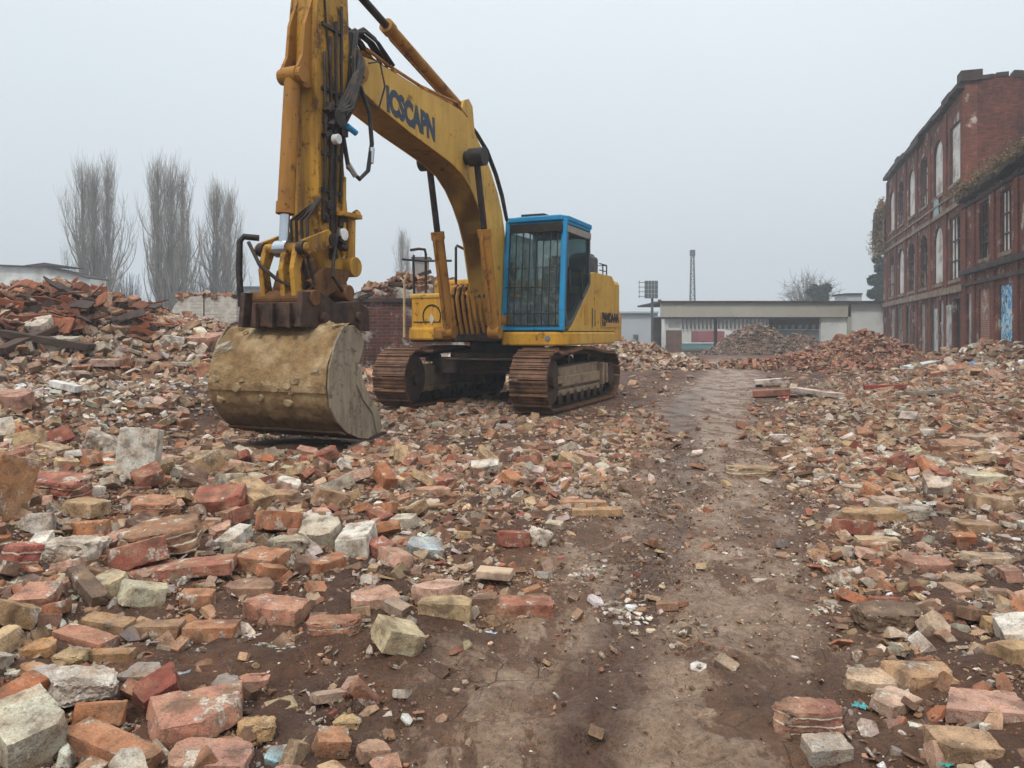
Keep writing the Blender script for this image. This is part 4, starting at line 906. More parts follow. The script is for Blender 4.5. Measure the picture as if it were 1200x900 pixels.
while u < L1-2.2: cn_.box((u, -.2+random.uniform(-.1,.1), HT+.12+random.uniform(0,.14)), (random.uniform(.15,.5), .3, random.uniform(.08,.34)), Matrix.Rotation(random.uniform(-.2,.2), 3, 'Y')); u += random.uniform(.25,1.1)
P2('cornice', cn_, M_SOOT, FB, .02)
def window(par, u, hw, z0, z1, rise, style, seed, name='window'):
    r = random.Random(seed); Lh = opening(u-hw, u+hw, z0, z1, rise)
    f = MB(); f.prism(Lh, (0,-.10,0), (1,0,0), (0,0,1), (0,1,0), 0, .05, [[(a+(u-a)*.09, b+((z0+z1)/2-b)*.05) for a, b in Lh]])
    if style != 'board':
        for a in (-.33, .33): f.box((u+a*hw, -.07, (z0+z1)/2), (.05, .05, (z1-z0)*.96))
        for b in (.3, .62): f.box((u, -.07, z0+(z1-z0)*b), (hw*1.9, .05, .06))
    wn = P2(name, f, M_SASH, par)
    ex = MB()
    ex.box((u, .02, z0-.08), (2*hw+.3, .12, .16)); P2('sill', ex, M_SILL, wn)
    if style == 'board':
        b = MB(); b.prism(Lh, (0,-.13,0), (1,0,0), (0,0,1), (0,1,0), 0, .03); P2('board', b, M_BOARD, wn)
    elif style == 'half':
        b = MB(); hu = r.choice((-1, 1)); zt = z1-rise*.9
        b.prism([(u-hw*.95*hu*-1, z0),(u+hw*.1*hu*-1, z0),(u+hw*.05*hu, z0+(zt-z0)*.5),(u-hw*.2*hu*-1, zt),(u-hw*.95*hu*-1, zt)], (0,-.13,0), (1,0,0), (0,0,1), (0,1,0), 0, .03)
        P2('board', b, M_BOARD if r.random() < .7 else M_BOARD2, wn)
    else:
        b = MB()
        for q in range(3):
            a = u+hw*r.uniform(-.8,.5); zz = z0+(z1-z0)*r.uniform(0,.6); b.box((a+.2, -.12, zz+.5), (r.uniform(.3,.6), .03, r.uniform(.6,1.2)))
        P2('broken_pane', b, M_BOARD2, wn)
for k, u in enumerate(tops):
    rise = 0. if k == 0 else .85
    window(FB, u, 1.1, 8.5, 11.5 if k else 11.4, rise, ['board','board','half','board','half','board'][k], k)
    window(FB, u, 1.1, 3.8, 6.9, rise, ['half','board','open','half','board','half'][k], 40+k)
for k, (u, hw, zt) in enumerate(grd):
    b = MB(); b.prism([(u-hw,-.3),(u+hw,-.3),(u+hw,zt),(u-hw,zt)], (0,-.16 if k else -.3,0), (1,0,0), (0,0,1), (0,1,0), 0, .06)
    n = 4 if hw > .8 else 3
    for q in range(1, n): b.box((u-hw+2*hw*q/n, -.09, zt/2-.15), (.05, .04, zt+.25))
    if k % 3 == 1: b.box((u, -.07, 1.7), (hw*1.9, .05, .12))
    P2('door', b, [M_DARK, M_DOORW, M_DOOR, M_BOARD2, M_DOOR, M_DOOR, M_DOOR, M_DOORW, M_DOOR][k], FB)
for a_c in ((3.1,1.3,1.0),(6.1,1.2,.7)): pa = MB(); pa.box((a_c[0],.03,a_c[1]),(a_c[2],.05,2.6)); P2('plaster_panel', pa, M_DOORW, FB)
bl = MB(); bl.prism([(5.3,7.4),(6.6,7.45),(6.5,8.4),(5.4,8.3)], (0,.05,0), (1,0,0), (0,0,1), (0,1,0), 0, .03); P2('hanging_sheet', bl, mat_simple('pale_blue_sheet', '8fa6a8', .7, 0, .2, 2, '5a4a40', .4), FB)
# dry creeper hanging over the far corner
def scatter_leaves(n, fn, size, seed, quad=True):
    r = np.random.default_rng(seed); c = fn(r, n); m = len(c); s = size*r.uniform(.6, 1.4, m)
    a = r.normal(size=(m, 3)); a /= np.linalg.norm(a, axis=1)[:, None]; b = np.cross(a, r.normal(size=(m, 3))); b /= np.linalg.norm(b, axis=1)[:, None]
    V = np.stack([c-a*s[:, None], c-b*s[:, None]*.5, c+a*s[:, None], c+b*s[:, None]*.5], 1).reshape(-1, 3)
    return V, np.arange(m*4).reshape(-1, 4), np.repeat(r.uniform(.55, 1.35, m), 4)
def leaf_obj(name, parts, mat, par=None, tone=(1,1,1)):
    V = np.concatenate([p[0] for p in parts]); o = 0; Fs = []
    for p in parts: Fs.append(p[1]+o); o += len(p[0])
    T = np.concatenate([p[2] for p in parts])[:, None]*np.array(tone)
    ob = fast_mesh(name, V, [np.concatenate(Fs)], mat, T)
    if par is not None: ob.parent = par
    return ob
def leaf_mat(name, hx):
    t = NT(name); n = t.n.new('ShaderNodeAttribute'); n.attribute_name = 'tint'; return t.fin(t.mix(1., lin(hx), n.outputs['Color'], 'MULTIPLY'), .8, 0, .2)
M_DRY = leaf_mat('dry_creeper', '8b7656'); M_EVG = leaf_mat('evergreen', '2f3a2c'); M_MOSS = leaf_mat('dead_grass', '6f6047')
cp = empty('dry_creeper', U2A(24.6, .2, 10.4)); tag(cp, 'withered straw coloured creeper hanging over the far top corner of the factory', 'creeper')
def fcp(r, n):
    t = r.random(n); u = r.normal(.1, .55+.25*np.sin(t*9), n); w_ = np.abs(r.normal(0,.28,n))*(.4+t); return np.stack([FD.x*u+FN.x*w_, FD.y*u+FN.y*w_, .5-3.6*t**1.3+.3*r.normal(size=n)], 1)
leaf_obj('foliage', [scatter_leaves(7000, fcp, .07, 5)], M_DRY, cp)
q = MB()
for k in range(14): a = random.uniform(-.8,.8); q.tube([(FD.x*a, FD.y*a, .6),(FD.x*a+FN.x*.5, FD.y*a+FN.y*.5, .1),(FD.x*a*1.1+FN.x*.6, FD.y*a*1.1+FN.y*.6, -1.4-random.random()*1.6)], .03, 4)
q.build('stem', M_SASH, cp)
# ---- the wing
LW = 19.
wops = []; wup = [-3.4-3.05*k for k in range(5)]; wz = .45
for u in wup: wops.append(opening(u-.72, u+.72, 4.35, 6.75, 0))
for u in wup: wops.append(opening(u-.85, u+.85, .2, 3.1, 0))
wops.append(opening(-1.5, -.5, .2, 3.0, 0))
wl = MB(); wl.prism([(-LW,-.6),(-.003,-.6),(-.003,7.3)]+ragged(-LW, -.3, 7.25, .1, 1., 8), *PX, -.45, .04, wops); P2('facade_wall', wl, M_BR, WG)
pl = MB()
for u in [-.35]+[w_+1.52 for w_ in wup]+[wup[-1]-1.5]: pl.box((u, .07, 3.3), (.46, .1, 7.7))
P2('pilaster', pl, M_TRIM, WG, .02)
bd = MB(); bd.box((-LW/2, .16, 3.95), (LW, .25, .24)); bd.box((-LW/2, .1, 3.4), (LW, .14, .16)); bd.box((-LW/2, .1, 6.98), (LW, .14, .14)); P2('string_course', bd, M_SOOT, WG, .02)
cn_ = MB(); random.seed(2); u = -LW
while u < -.2:
    d = random.uniform(.5,1.3); cn_.box((u+d/2,.15+random.uniform(-.1,.15),7.35+random.uniform(-.08,.12)), (d,.42,random.uniform(.12,.26)), Matrix.Rotation(random.uniform(-.12,.12),3,'Y')); u += d
cn_.box((-LW/2,-2.6,7.75),(LW,5.,.12),Matrix.Rotation(.12,3,'X')); P2('cornice', cn_, M_SOOT, WG, .03)
def fgr(r, n):
    u = r.uniform(-LW, 0, n); return np.stack([u, r.normal(.1,.35,n), 7.5+np.abs(r.normal(0,.10,n))+.12*np.sin(u*2.3)], 1)
leaf_obj('roof_weeds', [scatter_leaves(16000, fgr, .05, 6)], M_MOSS, WG)
bw = MB(); bw.box((-LW/2,-6.5,3.2),(LW,.3,7.6)); bw.box((-LW/2,-3.2,3.9),(LW,6,.2)); bw.box((-LW/2,-1.8,1.6),(LW,.15,4.2)); bw.box((-LW/2,-2.8,5.6),(LW,.15,3)); P2('floor_slab', bw, M_DARK, WG)
for k, u in enumerate(wup): window(WG, u, .72, 4.35, 6.75, 0, ['half','half','board','half','half'][k], 70+k)
M_PINK = mat_brickwall('blocked_brick', 'a06a58', '8a5546', 'a59688', 1, .2, .3)
def graffiti():
    t = NT('graffiti_board'); v = t.mapping((1.3,1,1)); n = t.noise(1.6, 3, .5, v, 1.2); w_ = t.voro(1.4, v)
    col = t.ramp(n, [(.42, lin('c3d6dc')), (.47, lin('3d9ccb')), (.56, lin('2a86bd')), (.6, lin('bcd3dc'))])
    f = t.ramp(w_.outputs['Distance'], [(.28, 0.), (.30, 1.), (.36, 1.), (.38, 0.)]); return t.fin(t.mix(f, col, lin('17303f')), .6)
for k, u in enumerate(wup):
    b = MB(); b.prism([(u-.85,.2),(u+.85,.2),(u+.85,3.1),(u-.85,3.1)], (0,-.12,0), (1,0,0), (0,0,1), (0,1,0), 0, .08)
    P2('door', b, [M_PINK, graffiti(), M_DOORW, M_PINK, M_DOOR][k], WG)
b = MB(); b.prism([(-1.5,.2),(-.5,.2),(-.5,3.),(-1.5,3.)], (0,-.12,0), (1,0,0), (0,0,1), (0,1,0), 0, .08); P2('door', b, M_DOORW, WG)

# ================================================================ buildings further off
M_CONC = mat_simple('pale_fascia', 'a8a597', .85, 0, .12, .5, '8a8478', .3, .1)
M_WHW = mat_simple('white_wall', 'd6d9d6', .85, 0, .1, .6, '9d968c', .45, .1)
M_CLAD = mat_simple('grey_cladding', 'a9b1b5', .7, 0, .08, .4)
GZ = -.45
def gx(px, y): return (px-600)/F*y
def gz(py, y): return CAMH+(389-py)/F*y
SH_ = empty('open_shed', (gx(775,60), 60, GZ)); tag(SH_, 'long low flat roofed shed with a deep grey fascia and an open front', 'building')
def B(par, name, px0, px1, py0, py1, y, dep, mat, bev=0.):
    """a block whose near face spans these photo columns and rows at distance y"""
    x0, x1, z0, z1 = gx(px0,y), gx(px1,y), gz(py1,y), gz(py0,y); l = par.location
    m = MB(); m.box(((x0+x1)/2-l.x, y+dep/2-l.y, (z0+z1)/2-l.z), (x1-x0, dep, z1-z0)); return m.build(name, mat, par, bev)
B(SH_, 'fascia', 775, 997, 355, 371.5, 60, .5, M_CONC); B(SH_, 'roof_slab', 774, 1040, 352.5, 354.8, 59.8, 11, M_SOOT)
B(SH_, 'fascia_trim', 775.5, 960, 371.7, 373.5, 60.05, .4, M_SOOT)
B(SH_, 'end_wall', 962, 1046, 352.8+3, 420, 60.3, .35, M_WHW); B(SH_, 'corner_pier', 994, 997.5, 356, 420, 60.0, .3, M_CONC)
B(SH_, 'corner_post', 776, 779, 372, 418, 60.1, .3, M_WHW); B(SH_, 'door', 781, 799, 387, 416, 60.6, .2, mat_simple('brown_door', '6b4f44', .8)); B(SH_, 'broken_panel', 784,797,377,384.5,60.6,.15,M_WHW)
B(SH_, 'side_wall', 765, 776, 372, 417, 66, .3, M_SOOT); B(SH_, 'rear_brick_wall', 902, 964, 371, 386, 70, .3, mat_brickwall('shed_brick','7d4c40','6b3e34','6a5850')); B(SH_, 'rear_white_wall', 900, 966, 386.2, 420, 70.3, .3, M_WHW)
l = SH_.location
for px in range(905, 962, 8): m = MB(); x0 = gx(px,69.9); m.box((x0-l.x, 69.9-60, gz(383,69.9)-GZ),(.3,.12,.35)); m.build('wall_vent', M_WHW, SH_)
m = MB()
for px in (840,905): m.box((gx(px,61)-l.x, 1.4, 1.6),(.22,.22,4.0))
m.build('inner_post', M_SOOT, SH_)
FS = empty('clad_factory', (gx(860,95), 95, GZ)); tag(FS, 'pale ribbed factory hall seen through the open front of the shed', 'building')
B(FS, 'wall', 770, 915, 374, 415, 95, 5, mat_simple('ribbed_cladding','b9b9b2',.8,0,.1,.4))
m = MB(); l = FS.location
for i in range(24):
    px = 800+i*4.7; m.box((gx(px,94.8)-l.x, -.25, 3.2),(.16,.2,2.2))
m.build('cladding_rib', M_SOOT, FS); B(FS, 'roof', 768, 918, 371, 374, 94.5, 6, M_SOOT)
CT = empty('shipping_container', (gx(818,76), 76, GZ)); tag(CT, 'teal shipping container parked beyond the open shed', 'container'); B(CT, 'container_body', 800, 843, 403, 417, 76, 2.4, mat_simple('teal_paint','5f8f90',.7,0,.15,.8)); B(CT,'container_rail',800,843,401.8,403,75.95,2.5,M_CLAD)
RV = empty('parked_van', (gx(834,80), 80, GZ)); tag(RV, 'dull red boxy van standing between the container and the pale hall', 'van')
B(RV,'van_body',818,849,388,402,80,3,mat_simple('faded_red','8c4a4c',.7)); m=MB(); l=RV.location; m.prism([(0,0),(1.2,0),(1.0,1.1),(0,1.3)],(gx(849,80)-l.x,1.,.7),(1,0,0),(0,0,1),(0,1,0),0,2.); m.build('cab',M_WHW,RV)
m=MB()
for x_ in (-1.,1.4): m.tube([(x_,-.1,.35),(x_,.2,.35)],.38,12)
m.build('wheel',M_BLK,RV)
PB = empty('pale_factory', (gx(752,78), 78, GZ)); tag(PB, 'pale blue grey rendered building behind the counterweight of the excavator', 'building')
B(PB,'wall',712,771,367,412,78,8,M_CLAD); B(PB,'roof',711,772,365,367,77.6,9,M_CLAD); B(PB,'door',742,748,392,410,77.95,.1,M_GREY)
LB = empty('warehouse', (gx(20,64), 64, GZ)); tag(LB, 'white warehouse with a shallow dark roof behind the tall rubble heap', 'building')
m = MB(); l = LB.location; xs = [gx(p,64)-l.x for p in (-70,0,52,92,106)]; zt = [gz(p,64)-GZ for p in (308,312,314,323,327)]
m.prism([(xs[0],0),(xs[-1],0)]+list(zip(xs,zt))[::-1], (0,0,0),(1,0,0),(0,0,1),(0,1,0),0,2.5); m.build('wall',M_WHW,LB)
m = MB(); m.prism(list(zip(xs,[z+.03 for z in zt]))+[(a,z+.12) for a,z in list(zip(xs,zt))[::-1]], (0,-.4,0),(1,0,0),(0,0,1),(0,1,0),0,3.3); m.prism([(xs[2]-1.5,zt[2]+.2),(xs[2]+2.2,zt[2]+.1),(xs[2]+.2,zt[2]+.42)],(0,-.3,0),(1,0,0),(0,0,1),(0,1,0),0,3); m.build('roof',M_SOOT,LB)
m = MB()
for k in range(6): m.box((xs[1]+k*1.3-3,-.03,2.2),(.9,.06,.8))
m.build('window',M_GREY,LB)
GB = empty('grey_shed', (gx(295,72), 72, GZ)); tag(GB, 'small pale grey shed between the poplars and the bucket linkage', 'building')
B(GB,'wall',279,312,338,400,72,6,M_CLAD); B(GB,'roof',278,313,335.5,338,71.7,6.6,M_GREY)
TK = empty('concrete_tower', (gx(494,62), 62, GZ)); tag(TK, 'squat grey concrete tower with a flat overhanging cap behind the ruined wall', 'tower')
B(TK,'shaft',486,501,305,395,62,1.2,mat_simple('tower_concrete','87827c',.9,0,.2,1)); B(TK,'cap',482,504,301,304.8,61.8,1.6,M_SOOT)
# low roofs and aerials on the skyline above the shed
RF = empty('roof_plant_room', (gx(1001,75), 75, GZ)); tag(RF, 'small grey plant room on the roofline beside the factory', 'building'); B(RF,'wall',993,1010,345,420,75,3,M_CLAD); B(RF,'roof',992,1011,343.5,345,74.8,3.4,M_SOOT)
def lattice(name, px, ytop, y, wpx, label):
    x = gx(px,y); zt_ = gz(ytop,y)-GZ; e_ = empty(name,(x,y,GZ)); tag(e_,label,'mast'); w0 = wpx/F*y; m = MB()
    def hw(z): return w0/2*(1-.55*z/zt_)
    for a in (-1,1):
        for b in (-1,1): m.bar((a*hw(0),b*hw(0),0),(a*hw(zt_),b*hw(zt_),zt_),.11,.11)
    n = 14
    for k in range(n):
        z0,z1 = zt_*k/n, zt_*(k+1)/n
        for a in (-1,1):
            m.bar((a*hw(z0),-hw(z0),z0),(a*hw(z1),hw(z1),z1),.06,.06); m.bar((-a*hw(z0),-hw(z0),z0),(a*hw(z1),-hw(z1),z1),.06,.06); m.bar((-hw(z0),a*hw(z0),z0),(hw(z0),a*hw(z0),z0),.06,.06)
    m.build('lattice_frame',M_GREY,e_); t_ = MB(); t_.box((0,0,zt_+.2),(.7,.7,.9)); t_.build('mast_head',M_GREY,e_)
lattice('lattice_mast', 811.5, 298, 120, 7, 'slender grey lattice mast rising from behind the shed roof')
FM = empty('floodlight_mast', (gx(764.5,57), 57, GZ)); tag(FM, 'steel post carrying a square dark floodlight panel left of the open shed', 'floodlight')
B(FM,'lamp_panel',756,771,329,349.5,56.9,.25,mat_simple('dark_panel','565b5e',.6)); B(FM,'pole',763.2,765.8,349.6,412,57,.16,M_GREY)
m = MB(); l = FM.location
for k in range(4): m.box((gx(752,56.9)-l.x, 0, gz(331+5.4*k,56.9)-GZ),(.5,.04,.04))
m.box((gx(749.5,56.9)-l.x,0,gz(339,56.9)-GZ),(.03,.04,1.3)); m.box((gx(767,57)-l.x+.1,.05,gz(354,57)-GZ),(.7,.08,.08)); m.box((gx(770,57)-l.x+.2,.05,gz(352,57)-GZ),(.2,.3,.12)); m.build('bracket',M_GREY,FM)
m = MB()
for i in range(1,4):
    f_ = i/4; m.box((gx(756+15*f_,56.85)-l.x,-.12,gz(339,56.85)-GZ),(.03,.03,1.25)); m.box((gx(763.5,56.85)-l.x,-.12,gz(329+20*f_,56.85)-GZ),(.92,.03,.03))
m.build('panel_grille',M_CLAD,FM)

# ================================================================ ruined walls behind the machine
M_RW = mat_brickwall('ruin_brick','62382f','462b25','5d524c',1,.6,.52); M_WW = mat_brickwall('whitewashed_brick','c4beb2','a39c90','8d867b',1,.1,.9)
RW = empty('ruined_wall', (-4.6, 19.6, 0)); tag(RW, 'dark red ruined brick wall with flaking whitewash between the bucket and the cab', 'wall')
l = RW.location
def tr(pts, y): return [(gx(a,y)-l.x, gz(b,y)) for a,b in pts]
m = MB(); m.prism(tr([(268,455),(268,380),(276,377),(284,381),(300,378),(318,382),(330,372),(352,362),(380,356),(400,350),(408,352),(420,342),(434,344),(440,338),(452,343),(466,336),(480,340),(500,332),(516,336),(530,330),(560,334),(600,345),(600,455)],19.6),(0,0,0),(1,0,0),(0,0,1),(0,1,0),0,.5); m.build('brick_wall',M_RW,RW)
m = MB(); m.box((gx(445,19.6)-l.x,-.02,gz(352,19.6)),(2.9,.12,.10)); m.box((gx(415,19.6)-l.x,-.03,gz(358,19.6)),(.2,.1,.2)); m.build('lintel',M_SOOT,RW)
WW = empty('whitewashed_wall', (-7.9, 20, 0)); tag(WW, 'stub of whitewashed brick wall standing between the rubble heap and the bucket', 'wall'); l = WW.location
m = MB(); m.prism(tr([(200,455),(201,365),(205,357),(214,348),(236,347),(238,349),(256,347),(270,348),(277,353),(277,455)],20),(0,0,0),(1,0,0),(0,0,1),(0,1,0),0,.45); m.build('brick_wall',M_WW,WW)
m = MB(); m.box((gx(239,20)-l.x,-.004,1.2),(.025,.02,1.9)); m.box((gx(240,20)-l.x,-.005,gz(388,20)),(1.7,.03,.05)); m.build('wall_joint',M_SOOT,WW)
M_WOOD = mat_simple('charred_timber','3b2c24',.85,0,.45,6,'7a5a44',.3,.4); M_WOOD2 = mat_simple('pale_timber','b39068',.8,0,.25,6,'6a4a34',.3,.3)
beams = [((398,352,19.9),(462,330,20.4),.14),((420,350,19.5),(492,322,20.2),.12),((440,340,20.),(505,318,20.4),.13),((455,332,19.6),(520,338,20.),.12),((388,358,19.4),(440,338,20.6),.1),((470,322,20.4),(528,330,20.),.13),((405,352,20.4),(470,345,19.8),.1)]
for k,(a,b_,t_) in enumerate(beams):
    m = MB(); A = at(a[0],a[1],a[2]); Bp = at(b_[0],b_[1],b_[2]); m.bar(A,Bp,t_,t_*.8); o = m.build('roof_timber',M_WOOD,None,.01); tag(o,'charred roof timber lying among the others on top of the ruined brick wall','timber','charred timbers on the ruined wall')
x = np.concatenate([rng.uniform(gx(425,20),gx(528,20),700)]); y = rng.uniform(19.65,20.5,700)
def topz(x_): px = 600+x_/20*F; return CAMH+(389-np.interp(px,[380,420,450,470,500,530],[356,342,336,326,326,334]))/F*20
s_ = rng.uniform(.1,.34,700); tzo = topz(x)-terrain(x,y)-rng.uniform(0,.35,700)
scatter('rubble_on_wall',x,y,s_,MIX,.3,.6,zoff=tzo,label='broken red brick and tiles lodged along the top of the ruined wall',pal=BR,tintf=lambda c,x,y:c*np.array((.7,.5,.45)))
x = rng.uniform(gx(204,20),gx(275,20),110); y = rng.uniform(20.02,20.4,110)
scatter('rubble_on_wall',x,y,rng.uniform(.08,.26,110),MIX,.3,.5,zoff=gz(348,20)-terrain(x,y),label='loose brick on top of the whitewashed wall stub',pal=BR)

# ================================================================ bare trees
M_BARK = mat_simple('haze_paled_bark','908981',.95,0,.25,1.5); M_BARKF = mat_simple('pale_bark','6b655f',.95,0,.2,1.5)  # poplar bark is lightened so that its colour carries the fading by haze
def tubes_np(segs, nside=3):
    """segs: list of (points array (k,3), radii (k)) -> one triangle/quad mesh"""
    Vs, Fs, o = [], [], 0
    ang = np.arange(nside)*2*math.pi/nside
    for p, r in segs:
        k = len(p); t = np.gradient(p, axis=0); t /= np.linalg.norm(t, axis=1)[:, None]+1e-9
        a = np.cross(t, np.array((.3,.9,.31))); a /= np.linalg.norm(a, axis=1)[:, None]+1e-9; b = np.cross(t, a)
        V = p[:, None]+r[:, None, None]*(np.cos(ang)[None, :, None]*a[:, None]+np.sin(ang)[None, :, None]*b[:, None])
        Vs.append(V.reshape(-1, 3)); i = np.arange(k-1)[:, None]*nside; j = np.arange(nside)[None]; j2 = (j+1) % nside
        Fs.append((np.stack([i+j, i+j2, i+nside+j2, i+nside+j], -1).reshape(-1, 4))+o); o += k*nside
    return np.concatenate(Vs), np.concatenate(Fs)
def seg_obj(name, segs, mat, par): V, Fq = tubes_np(segs); ob = fast_mesh(name, V, [Fq], mat); ob.parent = par; return ob
def poplar(px, py_top, y, wpx, label, stems=1, seed=0, nb=120, base=GZ):
    r = np.random.default_rng(seed); x = gx(px, y); H = gz(py_top, y)-base; W = wpx/F*y/2
    e_ = empty('poplar_tree', (x, y, base)); tag(e_, label, 'tree', 'bare poplars behind the site'); tr_, br_ = [], []
    for s in range(stems):
        off = (s-(stems-1)/2)*W*.5; Hs = H*(1-.10*(s > 0)*r.random()); n = 14; t = np.linspace(0, 1, n)
        P0 = np.stack([off*np.minimum(1, t*3.)+r.normal(0,.05,n).cumsum()*.5, r.normal(0,.05,n).cumsum()*.5, t*Hs], 1); R0 = .27*(1-t)**.8*(H/16)+.02
        tr_.append((P0, R0))
        Ws = W/(1+.45*(stems-1))
        for k in range(nb):
            t0 = .04+.8*r.random()**1.25; i = t0*(n-1); b0 = np.array([np.interp(i, np.arange(n), P0[:, c]) for c in range(3)]); az = r.uniform(0, 6.283)
            L = min(Hs*(1-t0)*r.uniform(.6, 1.0)+.3, r.uniform(.15, .42)*H); ze = t0+L/Hs; env = Ws*1.7*max(.04, math.sin(math.pi*min(1, .12+.88*ze**1.15)))**.6*r.uniform(.15, 1.05)
            m = 9; q = np.linspace(0, 1, m); out = env*(1-(1-q)**2.4); wob = r.normal(0, .05, (m, 3)).cumsum(0)*.9
            bp = np.stack([b0[0]+np.cos(az)*out, b0[1]+np.sin(az)*out, b0[2]+q*L], 1)+wob*q[:, None]; rr = (.065*(1-t0)+.024)*(1-q*.85)
            br_.append((bp, rr))
            for j in range(22):
                qi = r.uniform(.15, .97); k0 = qi*(m-1); c0 = np.array([np.interp(k0, np.arange(m), bp[:, c]) for c in range(3)]); a2 = r.uniform(0, 6.283); l2 = r.uniform(.5, 1.9)*(H/16); u = np.linspace(0, 1, 4); o2 = l2*.33*(1-(1-u)**2)
                tp = np.stack([c0[0]+np.cos(a2)*o2, c0[1]+np.sin(a2)*o2, c0[2]+u*l2], 1); br_.append((tp, .0105*(1-u*.6)))
    seg_obj('trunk', tr_, M_BARK, e_); seg_obj('crown', br_, M_BARK, e_); return e_
poplar(112, 191, 70, 64, 'bare poplar standing on its own behind the crest of the rubble heap', 3, 1, 80)
poplar(200, 187, 68, 62, 'tallest bare poplar, with several tall stems, just behind the whitewashed wall stub', 3, 2, 80)
poplar(261, 220, 72, 54, 'shorter bare poplar next to the tallest one, over the small grey shed', 2, 3, 95)
poplar(474, 272, 100, 28, 'small far poplar beside the concrete tower', 2, 4, 50)
def low_brush(px, y, wpx, py, label, seed):
    r = np.random.default_rng(seed); e_ = empty('bare_shrub',(gx(px,y),y,GZ)); tag(e_,label,'shrub','bare shrubs under the poplars'); H = gz(py,y)-GZ; W = wpx/F*y/2; S = []
    for k in range(260):
        a = r.uniform(0,6.283); q = np.linspace(0,1,6); L = H*r.uniform(.5,1); o_ = W*r.uniform(.1,1)
        S.append((np.stack([np.cos(a)*o_*q**.8+r.normal(0,.06,6), np.sin(a)*o_*q**.8*.6, q*L],1), .03*(1-q*.7)))
    seg_obj('branches',S,M_BARKF,e_)
low_brush(148,74,50,318,'tangle of bare shrubs at the foot of the lone poplar',11); low_brush(235,76,46,322,'tangle of bare shrubs between the two tall poplars',12); low_brush(415,90,60,340,'faint bare shrubs above the left end of the ruined wall',13)
def round_tree(px, py_top, y, wpx, label, seed):
    r = np.random.default_rng(seed); H = gz(py_top,y)-GZ; W = wpx/F*y/2; e_ = empty('bare_tree',(gx(px,y),y,GZ)); tag(e_,label,'tree'); S = []; T_ = [(np.stack([np.zeros(4),np.zeros(4),np.linspace(0,H*.5,4)],1), np.array((.4,.33,.28,.2)))]
    for k in range(70):
        a = r.uniform(0,6.283); el = r.uniform(.15,1.5); q = np.linspace(0,1,7); L = (W*math.cos(el)**2+H*.55*math.sin(el)**2)*r.uniform(.8,1.05); d = np.array((math.cos(a)*math.cos(el), math.sin(a)*math.cos(el), math.sin(el)))
        bp = np.array((0,0,H*.42))+d*(q*L)[:,None]+r.normal(0,.12,(7,3)).cumsum(0)*q[:,None]; S.append((bp,.09*(1-q*.8)))
        for j in range(16):
            c0 = bp[r.integers(2,7)]; d2 = d*.6+r.normal(0,.6,3); d2 /= np.linalg.norm(d2); u = np.linspace(0,1,4); S.append((c0+d2*(u*r.uniform(.6,1.8))[:,None]+r.normal(0,.05,(4,3)), .028*(1-u*.6)))
    seg_obj('trunk',T_,M_BARK,e_); seg_obj('crown',S,M_BARKF,e_)
round_tree(948,321,100,66,'broad bare tree behind the shed roof',21)
def evergreen(px, py_top, py_c, y, wpx, label, seed, n=5200):
    e_ = empty('evergreen_tree',(gx(px,y),y,GZ)); tag(e_,label,'tree'); H = gz(py_top,y)-GZ; zc = gz(py_c,y)-GZ; W = wpx/F*y/2; rr = np.random.default_rng(seed)
    cl = [(rr.normal(0,.42)*W, rr.normal(0,.42)*W, zc+rr.normal(0,.4)*(H-zc), W*rr.uniform(.22,.48)) for _ in range(24)]
    def f(r,n):
        k = r.integers(0,len(cl),n); c = np.array(cl)[k]; d = r.normal(size=(n,3)); d /= np.linalg.norm(d,axis=1)[:,None]; return c[:,:3]+d*c[:,3:4]*r.uniform(.6,1.05,(n,1))
    leaf_obj('crown',[scatter_leaves(n,f,.22,seed)],M_EVG,e_); seg_obj('trunk',[(np.stack([np.zeros(4),np.zeros(4),np.linspace(0,zc,4)],1),np.array((.3,.25,.2,.15)))],M_BARK,e_)
evergreen(960,335,345,92,26,'small dark evergreen in front of the broad bare tree',31)
evergreen(1032,296,335,84,30,'tall blue grey evergreen just behind the far end of the factory',32,9000)
# ================================================================ damp air
hz_ = MB(); hz_.box((0,190,17),(900,580,40)); HZ = hz_.build('haze',None); tag(HZ,'thin grey mist over the whole site',None,None,'stuff')
vm = bpy.data.materials.new('haze'); vm.use_nodes = True; vt = vm.node_tree; vt.nodes.clear(); vo = vt.nodes.new('ShaderNodeOutputMaterial'); pv = vt.nodes.new('ShaderNodeVolumePrincipled')
pv.inputs['Color'].default_value = (.86,.93,1.,1); pv.inputs['Density'].default_value = .0025; pv.inputs['Anisotropy'].default_value = .0; vt.links.new(pv.outputs[0], vo.inputs['Volume']); HZ.data.materials.append(vm)
